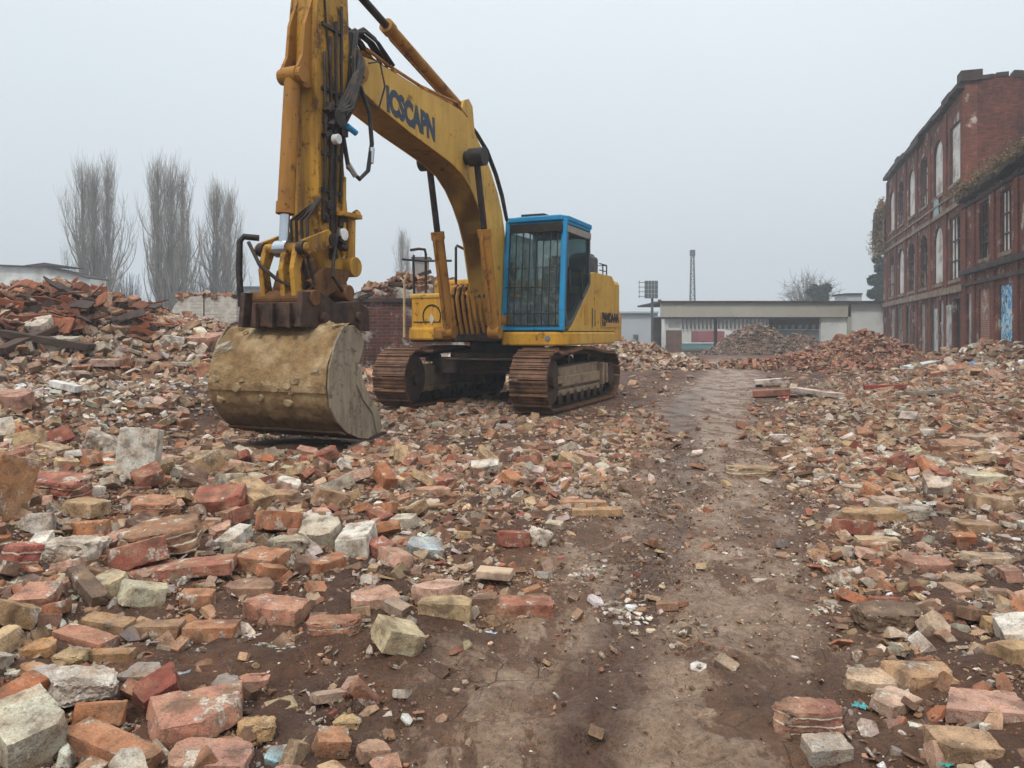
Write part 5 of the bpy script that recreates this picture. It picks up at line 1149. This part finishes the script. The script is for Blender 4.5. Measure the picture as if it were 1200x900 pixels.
# ================================================================ pieces one can point at
def frac(v, s, o): return mnoise.fractal(Vector(v)*s+Vector((o*7.1, o*3.3, -o*5.7)), 1.0, 2.1, 4)
def piece_mesh(kind, seed):
    r = random.Random(seed*31+len(kind)*7); bm = bmesh.new(); bmesh.ops.create_cube(bm, size=1)
    W, H = {'brick': (.5,.32), 'half': (.75,.5), 'block': (.8,.75), 'slab': (.65,.2), 'lump': (.75,.5), 'bonded': (.6,.6), 'plank': (.14,.06), 'flat': (.75,.13)}[kind]
    bmesh.ops.scale(bm, vec=(1, W, H), verts=bm.verts)
    ncut = {'brick': 3, 'half': 3, 'block': 3, 'slab': 4, 'lump': 9, 'bonded': 4, 'plank': 1, 'flat': 6}[kind]
    for k in range(ncut):
        d = Vector((r.choice((-1,1))*r.uniform(.3,1), r.choice((-1,1))*r.uniform(.2,1)*(.6 if kind == 'brick' else 1), r.uniform(-1,1)*(1.2 if kind in ('lump',) else .35))); d.normalize()
        ext = abs(d.x)*.5+abs(d.y)*W/2+abs(d.z)*H/2; q = r.uniform(.62,.86) if kind != 'brick' else r.uniform(.84,.95)
        if kind in ('block',): q = r.uniform(.84,.94)
        g = bmesh.ops.bisect_plane(bm, geom=bm.verts[:]+bm.edges[:]+bm.faces[:], plane_co=d*ext*q, plane_no=d, clear_outer=True)
        ed = [e for e in g['geom_cut'] if isinstance(e, bmesh.types.BMEdge)]
        try: bmesh.ops.contextual_create(bm, geom=ed)
        except Exception: pass
    bmesh.ops.recalc_face_normals(bm, faces=bm.faces); bmesh.ops.triangulate(bm, faces=bm.faces)
    for it in range(6):
        es = [e for e in bm.edges if e.calc_length() > (.085 if kind != 'plank' else .12)]
        if not es or len(bm.verts) > 2200: break
        bmesh.ops.subdivide_edges(bm, edges=es, cuts=1); bmesh.ops.triangulate(bm, faces=[f for f in bm.faces if len(f.verts) > 3])
    bm.normal_update(); rough = {'brick': .012, 'half': .018, 'block': .010, 'slab': .013, 'lump': .055, 'bonded': .035, 'plank': .006, 'flat': .012}[kind]
    new = []
    for v in bm.verts:
        s = max((e.calc_face_angle(0) if len(e.link_faces) == 2 else 0) for e in v.link_edges)
        n = frac(v.co, 4.5, seed); m = frac(v.co, 16, seed+3); sh = -.5*rough if s > .5 else 0     # worn arrises
        chip = -max(0, frac(v.co, 6, seed+9)-.25)*rough*6*(1 if s > .4 else .15)
        new.append(v.co+v.normal*(n*rough+m*rough*.45+sh+chip))
    for v, c in zip(bm.verts, new): v.co = c
    if kind == 'bonded':        # weathered-out joints between the bricks
        for v in bm.verts:
            z = (v.co.z+H/2)/(H/3); d = abs(z-round(z))
            if d < .1 and 0 < round(z) < 3 and abs(v.normal.z) < .7: v.co -= v.normal*.02
    me = bpy.data.meshes.new(kind+'_piece'); bm.to_mesh(me); bm.free(); me.polygons.foreach_set('use_smooth', [True]*len(me.polygons)); smooth_by_angle(me, 32)
    d = np.array([v.co[:] for v in me.vertices]); sz = d.max(0)-d.min(0); c = (d.max(0)+d.min(0))/2; me.transform(Matrix.Translation(-Vector(c)))
    return me, sz
def mat_bonded():
    m = MAT_OBJ.copy(); m.name = 'bonded_brick'; nt = m.node_tree; N = nt.nodes; bs = [n for n in N if n.type == 'BSDF_PRINCIPLED'][0]; src = bs.inputs['Base Color'].links[0].from_socket
    tc = N.new('ShaderNodeTexCoord'); sp = N.new('ShaderNodeSeparateXYZ'); nt.links.new(tc.outputs['Object'], sp.inputs[0]); nz = N.new('ShaderNodeTexNoise'); nz.inputs['Scale'].default_value = 6; nt.links.new(tc.outputs['Object'], nz.inputs['Vector'])
    a = N.new('ShaderNodeMath'); a.operation = 'MULTIPLY_ADD'; nt.links.new(nz.outputs[0], a.inputs[0]); a.inputs[1].default_value = .1; nt.links.new(sp.outputs[2], a.inputs[2])
    p = N.new('ShaderNodeMath'); p.operation = 'PINGPONG'; p.inputs[1].default_value = .1; nt.links.new(a.outputs[0], p.inputs[0]); c = N.new('ShaderNodeValToRGB'); c.color_ramp.elements[0].position = .012; c.color_ramp.elements[0].color = (1,1,1,1); c.color_ramp.elements[1].position = .02; c.color_ramp.elements[1].color = (0,0,0,1)
    nt.links.new(p.outputs[0], c.inputs[0]); mx_ = N.new('ShaderNodeMix'); mx_.data_type = 'RGBA'; nt.links.new(c.outputs[0], mx_.inputs[0]); nt.links.new(src, mx_.inputs[6]); mx_.inputs[7].default_value = (*lin('c2b7a4'), 1); nt.links.new(mx_.outputs[2], bs.inputs['Base Color']); return m
MAT_BOND = mat_bonded()
PM = {}
for kd, n in (('brick', 8), ('half', 8), ('block', 4), ('slab', 6), ('lump', 6), ('bonded', 4), ('plank', 2), ('flat', 5)):
    PM[kd] = [piece_mesh(kd, i+1) for i in range(n)]
    for me, _ in PM[kd]: me.materials.append(MAT_BOND if kd == 'bonded' else MAT_OBJ)
NAME = {'brick': 'broken_brick', 'half': 'broken_brick', 'block': 'masonry_block', 'slab': 'brick_slab', 'lump': 'mortar_lump', 'bonded': 'bonded_brick_chunk', 'plank': 'wooden_plank', 'flat': 'flat_stone'}
CAT = {'brick': 'brick', 'half': 'brick', 'block': 'masonry block', 'slab': 'brick slab', 'lump': 'mortar lump', 'bonded': 'masonry chunk', 'plank': 'plank', 'flat': 'flat stone'}
def put(kind, v, x, y, L, W, H, hx, label, yaw=0., tx=0., ty=0., group=None, sink=.3, name=None, cat=None, jit=.06):
    me, sz = PM[kind][v % len(PM[kind])]
    o = bpy.data.objects.new(name or NAME[kind], me); COL.objects.link(o)
    o.scale = (L/sz[0], W/sz[1], H/sz[2]); o.rotation_euler = (R(tx), R(ty), R(yaw))
    up = H*.5*abs(math.cos(R(tx))*math.cos(R(ty)))+L*.5*abs(math.sin(R(ty)))+W*.5*abs(math.sin(R(tx)))
    o.location = (x, y, hz(x, y)+up-H*sink); c = lin(hx) if isinstance(hx, str) else hx
    j = 1+random.uniform(-jit, jit); o.color = (min(1,c[0]*j), min(1,c[1]*j), min(1,c[2]*j), 1)
    tag(o, label, cat or CAT[kind], group); return o
random.seed(77)
def hero(px, py, w, h, kind, v, hx, label, yaw=0., tx=0., ty=0., depth=None, sink=.25, name=None, cat=None):
    """px: middle column, py: the row where the piece meets the ground; w, h: its size there in photo pixels"""
    x, y, z = ray(px, py, 1.2); w *= .92; L = w/F*y; H = max(.02, h/F*y*.62); D = depth*L if depth else min(L, max(L*.5, .1)); y += D*.35; x = (px-600)/F*y
    c_ = lin(hx); k_ = .22; c_ = tuple(q*(1-k_)+p_*k_ for q, p_ in zip(c_, lin('a88f78')))
    return put(kind, v, x, y, L*1.05, D, H, c_, label, yaw, tx, ty, None, sink, name, cat, 0)
OR, RD, PK, TN, CR, WH_, GR, DK, BN = 'b2643c', '8e3f2c', 'bf8a74', 'b08a58', 'cfc3a4', 'ddd8cf', '98938c', '5b3d30', '86593c'
HERO = [
 # bottom left and left edge
 (8,612,56,150,'block',0,'b8793f','big orange brown slab leaning upright at the left edge of the photo',70,0,18,.35),
 (70,590,82,50,'bonded',0,'a5432f','red and pink bonded brick block with a grey end, beside the upright orange slab',-12,8,4,.6),
 (163,562,46,118,'block',1,'cfccc0','upright pale grey plastered block standing clear of the rubble before the bucket',8,-12,4,.7),
 (128,545,62,50,'lump',0,'c9c0b2','rough pale mortar slope propped against the upright grey block',20,0,25,.7),
 (198,552,30,34,'bonded',1,'b0826a','stack of thin pink bricks behind the upright grey block',10,0,10,.8),
 (181,606,64,38,'bonded',2,'b06f48','orange brown brick chunk with cream mortar bands, below the upright grey block',-6,6,0,.7),
 (186,656,98,52,'bonded',3,'8d5a38','large brown brick chunk capped with white mortar in the left pile',14,8,-6,.7),
 (84,660,86,48,'lump',1,'cfc8ba','broad lump of white plaster in the left pile',0,0,0,.8),
 (22,672,44,62,'bonded',0,'a53c30','red painted chunk with a yellowish side at the left edge',60,0,10,.8),
 (45,628,34,36,'flat',0,'b8b4ac','grey oval plaster flake standing on edge above the white lump',10,65,0,.8),
 (215,682,122,24,'brick',0,'a4553f','long flat red slab lying across the left pile',8,0,-4,.4),
 (308,672,56,36,'half',0,'b0683a','orange brick corner piece with its pale top edge in the left pile',-20,6,0,.8),
 (320,612,44,22,'brick',1,'b8713f','small orange brick end between pale rubble before the bucket',5,0,0,.5),
 (296,700,60,26,'flat',1,'7d5040','dull maroon flat stone between the two orange bricks',0,4,0,.7),
 (322,730,76,36,'slab',0,'c57a5e','layered salmon pink slab above the row of bricks',-8,0,4,.7),
 (391,750,66,46,'bonded',1,'a25f40','orange brick chunk with a white plastered foot beside the salmon slab',4,0,0,.6),
 (466,772,54,46,'block',2,'cdbf95','cream cube of brick with an orange stripe, tilted up on its corner',38,12,22,.85),
 (523,726,66,38,'half',1,'b09668','tan weathered brick left of the red brick',-6,0,0,.6),
 (566,718,36,36,'half',2,'6f4a38','dark brown brick between the tan one and the red one',4,0,0,.8),
 (610,722,80,33,'brick',2,'a35034','clean edged red brick at the end of the row beside the muddy track',2,0,0,.5),
 (440,712,60,28,'slab',1,'bf8c74','pinkish slab lying behind the tilted cream cube',12,6,0,.8),
 (128,700,44,32,'half',3,'c9bc94','cream brick end in the middle of the left pile',-35,14,0,.9),
 (168,714,54,38,'half',4,'c3bf9f','greenish cream brick leaning next to the cream brick end',30,0,16,.8),
 (102,706,76,22,'brick',3,'4f3a30','dark brown baulk slanting down through the left pile',-38,0,18,.3),
 (231,712,42,32,'half',5,'b06a3a','orange half brick right of the greenish cream brick',4,0,0,.8),
 (42,716,50,30,'slab',2,'bd7f66','salmon slab leaning at the left edge, near the dark baulk',10,18,0,.8),
 (127,746,64,34,'brick',4,'9a7549','long tan brown brick in the lower left pile',-12,4,4,.45),
 (186,748,58,30,'brick',5,'85603f','brown brick touching the long tan brown one',6,0,0,.5),
 (248,750,64,32,'brick',6,'a8602f','orange brown brick at the right end of the lower left row',2,0,0,.5),
 (100,762,76,26,'brick',7,'a8654a','reddish slab tilted below the long tan brown brick',-18,0,6,.45),
 (45,772,40,26,'half',6,'bb7e35','ochre brick chip at the left edge',20,6,0,.8),
 (82,780,44,30,'lump',2,'b6a06a','yellowish stone with a grey face beside the ochre chip',0,0,0,.8),
 (130,776,54,22,'brick',0,'b07c3c','thin ochre brick sliver below the reddish slab',4,0,0,.4),
 (60,806,84,16,'brick',1,'b5773c','long orange chip lying above the cream block',-16,0,8,.3),
 (166,803,48,26,'flat',2,'8d8580','grey mauve flat stone on dark soil',0,6,0,.8),
 (209,796,30,14,'flat',3,'6f8a98','blue grey chip on the dark soil',10,0,0,.8),
 (264,816,36,24,'flat',4,'79838a','slate grey chip pointing at the pink chip',-25,10,0,.8),
 (298,806,38,18,'slab',3,'b9725c','pink brick chip on the dark soil',6,0,0,.7),
 (30,898,92,100,'block',3,'c6c4ae','large cream painted block in the bottom left corner',-38,6,12,.8),
 (132,905,130,46,'brick',2,'ad6736','long orange brick sloping down beside the cream corner block',-20,0,8,.35),
 (226,868,118,44,'slab',4,'b27058','broad pinkish slab at the bottom of the left pile',16,6,-4,.75),
 (248,905,104,30,'slab',5,'b67c6a','salmon slab at the bottom edge below the broad pinkish one',0,0,0,.7),
 (92,835,92,52,'lump',3,'d3cabd','white crumbling mortar lump above the cream corner block',24,0,10,.8),
 (48,812,56,34,'lump',4,'aca39c','grey and red mortar lump left of the white crumbling one',0,0,0,.8),
 (300,868,48,34,'lump',5,'c2985f','yellow and orange broken stone beside the broad pinkish slab',10,0,0,.8),
 (345,900,28,50,'half',7,'b79a74','tan chip standing on end at the bottom edge',70,10,30,.6),
 (388,888,42,38,'half',0,'a9693c','orange brown angular chunk at the bottom edge',25,8,12,.9),
 (408,856,34,20,'lump',0,'b3975c','rounded ochre stone above the angular orange chunk',0,0,0,.9),
 (436,896,38,26,'half',1,'b98c72','small pink brown brick corner nearest the track at the bottom edge',28,0,10,.9),
 (328,900,36,26,'slab',0,'8ec3cf','chip with bright cyan paint at the bottom edge',10,16,0,.8),
 # before the bucket and the middle
 (507,582,44,18,'slab',1,'c0876c','flat salmon brick shard in front of the excavator',4,0,0,.6),
 (500,599,34,22,'lump',1,'cdc0ae','white plaster shard just below the flat salmon one',20,10,0,.8),
 (497,655,44,26,'flat',0,'a9bcc4','crumpled pale blue sheet fragment in the mud before the excavator',20,14,8,.8),
 (632,642,34,34,'lump',2,'d8cec0','knobbly white lump standing in the mud behind the red brick',30,0,20,.8),
 (684,596,56,15,'brick',3,'b88152','pair of long orange brown brick slivers left of the track, rear one',-6,0,0,.3),
 (700,604,62,15,'brick',4,'b98d5c','longer tan brick sliver left of the track, front one',-6,0,-3,.3),
 (880,558,62,20,'bonded',2,'a88a66','long mortared brick chunk lying at the edge of the track',-2,0,0,.5),
 (912,514,22,10,'brick',5,'dedad4','white brick on the far verge of the track',-4,0,0,.5),
 (942,570,16,12,'lump',3,'ddd6cc','small white lump on the right verge of the track',0,0,0,.8),
 (330,728,26,14,'lump',4,'cbb79d','pale mortar crumb on the salmon slab edge',0,0,0,.8),
 (395,748,40,16,'slab',2,'ccc9c2','white plaster slab under the orange brick chunk',0,0,0,.6),
 (285,655,30,34,'lump',5,'a09484','grey mortar lump behind the orange corner brick',0,0,0,.8),
 (375,640,56,36,'slab',3,'c5bda8','pale slab with a dark crack left of the blue sheet',-28,20,0,.8),
 (340,650,52,36,'lump',0,'aca58e','greenish grey mortar lump beside the cracked pale slab',0,0,0,.8),
 (385,600,50,34,'half',2,'a37a52','brown wedge shaped brick amid pale rubble before the bucket',35,0,18,.8),
 (250,545,62,24,'slab',4,'8d6f52','flat brown slab right of the upright grey block',4,6,0,.7),
 (330,590,42,24,'half',3,'b0835c','tan brick fragment below the bucket',-12,0,0,.8),
 (15,480,52,34,'slab',5,'b07a6a','dusty pink slab at the left edge at the foot of the tall heap',-8,12,0,.7),
 # right of the track
 (945,860,84,50,'bonded',3,'8a4a3a','dark red brick chunk with a pale green patch beside the track at the bottom right',-6,0,0,.6),
 (968,893,54,34,'block',0,'a09a90','grey squared block below the dark red chunk',6,6,0,.7),
 (1020,812,62,26,'slab',0,'c9a988','pale flat topped boulder right of the track',-4,4,0,.7),
 (1078,806,78,34,'half',4,'b58a5e','tan brick lump touching the pale flat topped boulder',-4,0,0,.7),
 (1046,836,58,26,'slab',1,'c9a68f','pinkish white shard below the tan brick lump',24,8,0,.7),
 (1150,846,100,32,'slab',2,'bb8a78','broad flat salmon slab near the right edge at the bottom',-10,4,0,.6),
 (1128,890,76,44,'half',5,'b08c66','big tan brick with a teal smear at the bottom right',-4,4,0,.7),
 (1178,742,50,24,'brick',6,'b59056','ochre brick at the right edge above the tan block',-4,0,0,.6),
 (1190,778,38,42,'block',1,'b7935f','tan square block cut off by the right edge',10,0,0,.8),
 (1093,752,40,34,'slab',3,'c9b39b','white and orange shard leaning up out of the brown mud',40,45,0,.8),
 (1040,740,84,44,'lump',1,'55402f','dark clod of wet mud right of the track',0,0,0,.9),
 (1155,570,44,24,'block',2,'cfc7a6','cream faced block in the right hand rubble',-4,0,0,.7),
 (1160,601,46,32,'half',6,'ae8a66','tan brown block just below the cream faced one',-6,0,6,.8),
 (1143,625,46,24,'half',7,'9b7551','brown brick with a green mark below the tan brown block',-4,0,0,.7),
 (1028,643,50,22,'brick',7,'c9b083','cream yellow brick in the right hand rubble',-10,0,0,.5),
 (1098,584,34,34,'slab',4,'d3c4b5','white plaster shard leaning in the right hand rubble',-30,35,0,.7),
 (1070,612,44,34,'lump',2,'a39c90','grey mortar lump left of the leaning white shard',0,0,0,.8),
 (1040,600,40,24,'slab',5,'b9a18f','pale grey pink slab in the right hand rubble',16,10,0,.7),
 (1020,610,76,20,'slab',0,'b48c58','long ochre slab lying flat in the right hand rubble',4,0,0,.5),
 (1150,520,56,20,'slab',1,'a9927e','flat grey brown slab high in the right hand rubble',-4,0,0,.7),
 (1120,530,60,20,'slab',2,'9d6b4c','brown slab just left of the flat grey brown one',6,6,0,.7),
 (1085,510,24,12,'brick',0,'dfdbd3','small white slab in the right hand rubble',0,0,0,.6),
 (1085,670,60,20,'slab',3,'a06a54','dusty red slab below the cream yellow brick',-4,4,0,.6),
 (1160,665,60,22,'slab',4,'b59a7c','tan slab near the right edge in the middle distance',-6,0,0,.6),
 (1000,578,30,16,'lump',3,'c9b8a0','pale lump on the verge right of the track',0,0,0,.8),
 (960,655,30,18,'lump',4,'a57444','orange brown lump on the bare verge right of the track',0,0,0,.8),
 (1130,690,44,26,'lump',5,'8f7c66','grey brown lump near the right edge',0,0,0,.8),
 # on the tall heap
 (42,396,62,22,'flat',1,'cfc8ba','curved white plaster flake lying on the crest slope of the tall heap',-25,30,0,.5),
 (112,434,70,16,'slab',5,'b9958a','long pinkish slab on the lower slope of the tall heap',-4,0,0,.5),
 (70,414,40,26,'block',0,'bdb5a6','pale block set in the slope of the tall heap',10,6,0,.8),
 (148,398,34,20,'slab',1,'6f4630','rusty brown bundle of flattened sheet on the shoulder of the tall heap',30,20,0,.8),
 (205,408,26,20,'block',1,'d8d4cc','white cube shaped block on the right slope of the tall heap',10,0,6,.8),
 (240,412,42,26,'slab',2,'b87c6c','dusty pink slab next to the red cloth',-12,16,0,.7),
 (210,432,44,12,'flat',2,'cac2b4','flat white plaster strip on the foot of the tall heap',-4,0,0,.4),
]
for h in HERO:
    px, py, w_, h_, kd, v, hx, lab, yaw, tx, ty, dp = h; hero(px, py, w_, h_, kd, v, hx, lab, yaw, tx, ty, dp)
# the same, but things that are not masonry
def plank(px0, py0, px1, py1, w, hx, label, name='wooden_plank', cat='plank', lift=.04, th=.05, mat=None):
    a = ray(px0, py0, 1.2); b = ray(px1, py1, 1.2); m = MB(); A = Vector((a[0],a[1],a[2]+lift)); Bq = Vector((b[0],b[1],b[2]+lift)); c = (A+Bq)/2; m.bar(A-c, Bq-c, w, th); o = m.build(name, mat or mat_simple(name+'_m', hx, .8, 0, .25, 4, '4a382c', .5, .3), None, .006); o.location = c; tag(o, label, cat); return o
plank(0,405,108,422,.30,'3a2c24','dark charred beam lying across the face of the tall heap','timber_beam','beam',.2,.11)
plank(0,424,62,396,.22,'4a352a','short dark beam slanting up the tall heap at the left edge','timber_beam','beam',.16,.10)
plank(1012,460,1062,459,.10,'8a3a30','faded red painted plank lying in the right hand rubble','wooden_plank','plank',.1,.08)
plank(1062,440,1096,431,.32,'cfcfcb','long white panel lying near the foot of the factory','white_panel','panel',.2,.08)
plank(884,454,916,452,.34,'c9b8ad','pale pink panel at the right verge of the far track','fallen_panel','panel',.12,.1)
plank(882,466,926,464,.3,'94604f','dull red panel at the right verge of the far track','fallen_panel','panel',.08,.12)
plank(930,462,984,470,.2,'b9a79a','pale board lying right of the blue drum','wooden_board','board',.1,.08)
plank(1050,470,1130,466,.06,'8a837a','long grey pipe lying across the right hand rubble','metal_pipe','pipe',.12,.06)
plank(62,461,92,468,.10,'d2cfca','short white plastic pipe before the tall heap','plastic_pipe','pipe',.12,.08)
plank(560,682,600,686,.10,'c2a88e','pale timber offcut behind the dark brown brick','timber_offcut','timber',.05,.04)
plank(455,606,520,600,.03,'a98562','thin stick lying in the rubble before the machine','wooden_stick','stick',.05,.02)
def rag(px, py, w, hx, label, name, cat, seed, rough=.5):
    x, y, z = ray(px, py, 1.2); s = w/F*y; bm = bmesh.new(); bmesh.ops.create_grid(bm, x_segments=14, y_segments=14, size=.5)
    for v in bm.verts:
        u = v.co.copy(); n = frac(u, 2.2, seed); n2 = frac(u, 6., seed+2); r_ = 1-.35*abs(frac(u, 1.7, seed+5)); v.co = Vector((u.x*r_+.12*n2, u.y*.7*r_+.1*n, .28*abs(n)+.12*n2+.1))
    bmesh.ops.solidify(bm, geom=bm.faces[:], thickness=.02); me = bpy.data.meshes.new(name); bm.to_mesh(me); bm.free(); smooth_by_angle(me, 50)
    me.materials.append(mat_simple(name+'_m', hx, rough, 0, .2, 5, '5a463a', .4, .3)); o = bpy.data.objects.new(name, me); COL.objects.link(o); o.scale = (s, s, s*.9); o.location = (x, y+s*.3, z); o.rotation_euler = (0, 0, seed); tag(o, label, cat); return o
rag(252,418,22,'a52a28','crumpled red cloth on the lower slope of the tall heap','red_cloth','cloth',3)
rag(234,428,14,'4fa08a','teal rag beside the red cloth','teal_rag','rag',4)
rag(120,455,14,'35648c','blue plastic scrap at the foot of the tall heap','plastic_scrap','scrap',5)
rag(1152,430,22,'4f86bd','blue plastic bag near the foot of the factory','plastic_bag','bag',6)
rag(1188,436,22,'d9dadb','white plastic sheet near the right edge at the foot of the factory','plastic_sheet','sheet',7)
rag(922,468,12,'a8443f','red rag beside the blue scrap on the far verge','red_rag','rag',8)
rag(932,466,10,'3f7c8c','blue green scrap on the far verge of the track','plastic_scrap','scrap',9)
rag(1160,495,12,'c9a92c','yellow plastic scrap in the right hand rubble','plastic_scrap','scrap',10)
rag(1152,729,16,'2f5fb5','blue plastic scrap beside the ochre brick','plastic_scrap','scrap',11)
rag(505,722,10,'36a08c','small teal plastic scrap in front of the tan weathered brick','plastic_scrap','scrap',12)
rag(46,540,12,'c5a42c','yellow plastic scrap behind the red and pink block','plastic_scrap','scrap',13)
rag(1110,898,26,'3d9c98','teal cloth scrap at the bottom edge on the right','cloth_scrap','cloth',14)
rag(1010,832,16,'4f9ea2','pale teal scrap between the dark red chunk and the pink shard','plastic_scrap','scrap',15)
rag(17,672,12,'5fbfae','mint green scrap under the red painted chunk','plastic_scrap','scrap',16)
rag(560,700,12,'c5d6d8','pale scrap of foil beside the dark brown brick','foil_scrap','foil',17)
rag(575,745,12,'b9c9dc','pale blue scrap on the mud before the red brick','plastic_scrap','scrap',18)
rag(330,798,12,'5b86c9','bright blue scrap right of the pink chip','plastic_scrap','scrap',19)
rag(415,498,10,'b9bfc2','silvery scrap just in front of the bucket','metal_scrap','scrap',20)
random.seed(55)
M_SH = [mat_simple('rusty_sheet_a','6b3d28',.8,.1,.35,4,'2c1d16',.5,.4), mat_simple('rusty_sheet_b','8a5238',.85,0,.3,4,'3d2a20',.5,.4), mat_simple('rusty_sheet_c','40302a',.8,0,.4,4,'1f1815',.5,.4)]
for k in range(46):
    px = random.uniform(-5,185); py = random.uniform(344,396)+max(0,px-110)*.25; x, y, z = ray(px, py, 8.); L = random.uniform(.3,.95); w_ = random.uniform(.08,.3)
    m = MB(); a = random.gauss(0,.35); n_ = 5; pts = [Vector((L*(i/(n_-1)-.5),0,.05*math.sin(i*1.3+k))) for i in range(n_)]
    for i in range(n_-1): m.bar(pts[i], pts[i+1]+(pts[i+1]-pts[i])*.04, w_*random.uniform(.8,1.1), .03, (0,1,0)) if w_ < .15 else m.box((pts[i]+pts[i+1])/2, (L/(n_-1)*1.06, w_*random.uniform(.85,1.1), .03), Matrix.Rotation(-math.atan2(pts[i+1].z-pts[i].z, L/(n_-1)), 3, 'Y'))
    o = m.build('rusty_sheet', M_SH[k%3]); o.location = (x, y, z+.12+random.uniform(0,.12)); o.rotation_euler = (random.gauss(.25,.3), random.gauss(0,.22), random.gauss(0,.7)); tag(o, 'bent rusty strip among the flattened scrap on the tall heap', 'scrap strip', 'flattened rusty scrap on the tall heap')
# ---- countable loose bricks nearest the camera
COLS = {'orange': ['b06a40','a86238','b87444'], 'dark brown': ['64463a','55392c','70503c'], 'dusty pink': ['bf917a','b58470','c59c86'], 'tan': ['b5946a','a8875c','c2a478'], 'pale mortar covered': ['cbc0ae','bdb3a2','d6cec0'], 'dull red': ['8e4836','9a5240','84402f']}
CW = [3, 2, 3, 3, 2.4, 2.6]
REG = [('in the pile at the bottom left of the muddy track', lambda x, y: x < path_d(0*x, y)*0-.0 and y < 4.6 and x < -.2),
       ('in the rubble between the bucket and the muddy track', lambda x, y: float(path_d(x, y)) < 0),
       ('in the rubble right of the muddy track', lambda x, y: True)]
taken = [(o.location.x, o.location.y, max(o.scale)*.3) for o in COL.objects if o.name.split('.')[0] in NAME.values()]
nh = sum(o.name.startswith('broken_brick') for o in COL.objects); n_left = 296-nh; tries = 0
random.seed(101)
while n_left > 0 and tries < 60000:
    tries += 1
    y = math.sqrt(random.uniform(1.75**2, 7.6**2)); x = random.uniform(-1, 1)*(.68*y); leftpile = x < -.35-.12*y*0 and x < -.15*y
    dn = float(density(np.array([x]), np.array([y]))[0])
    if random.random() > dn*(1. if leftpile else .42) or abs(float(path_d(x, y))) < .85: continue
    if y > 5 and random.random() > .6: continue
    if not machine_free(np.array([x]), np.array([y]), .2)[0]: continue
    L = random.choice((random.uniform(.10,.17), random.uniform(.15,.25), random.uniform(.08,.14)))*(1.05 if leftpile else .8)*(1+.04*y)
    if any((x-a)**2+(y-b)**2 < (.45*L+c*.5)**2 for a, b, c in taken): continue
    taken.append((x, y, L*.5)); kd = random.choice(('brick','half','half')); cn_k = random.choices(list(COLS), CW)[0]; reg = next(n for n, f in REG if f(x, y))
    W_ = L*random.uniform(.45,.75); H_ = L*random.uniform(.28,.5)
    put(kd, random.randrange(8), x, y, L, W_, H_, random.choice(COLS[cn_k]), f'{cn_k} broken brick {reg}', random.uniform(0,360), random.gauss(0,14), random.gauss(0,14), f'{cn_k} broken bricks {reg}', .22)
    n_left -= 1
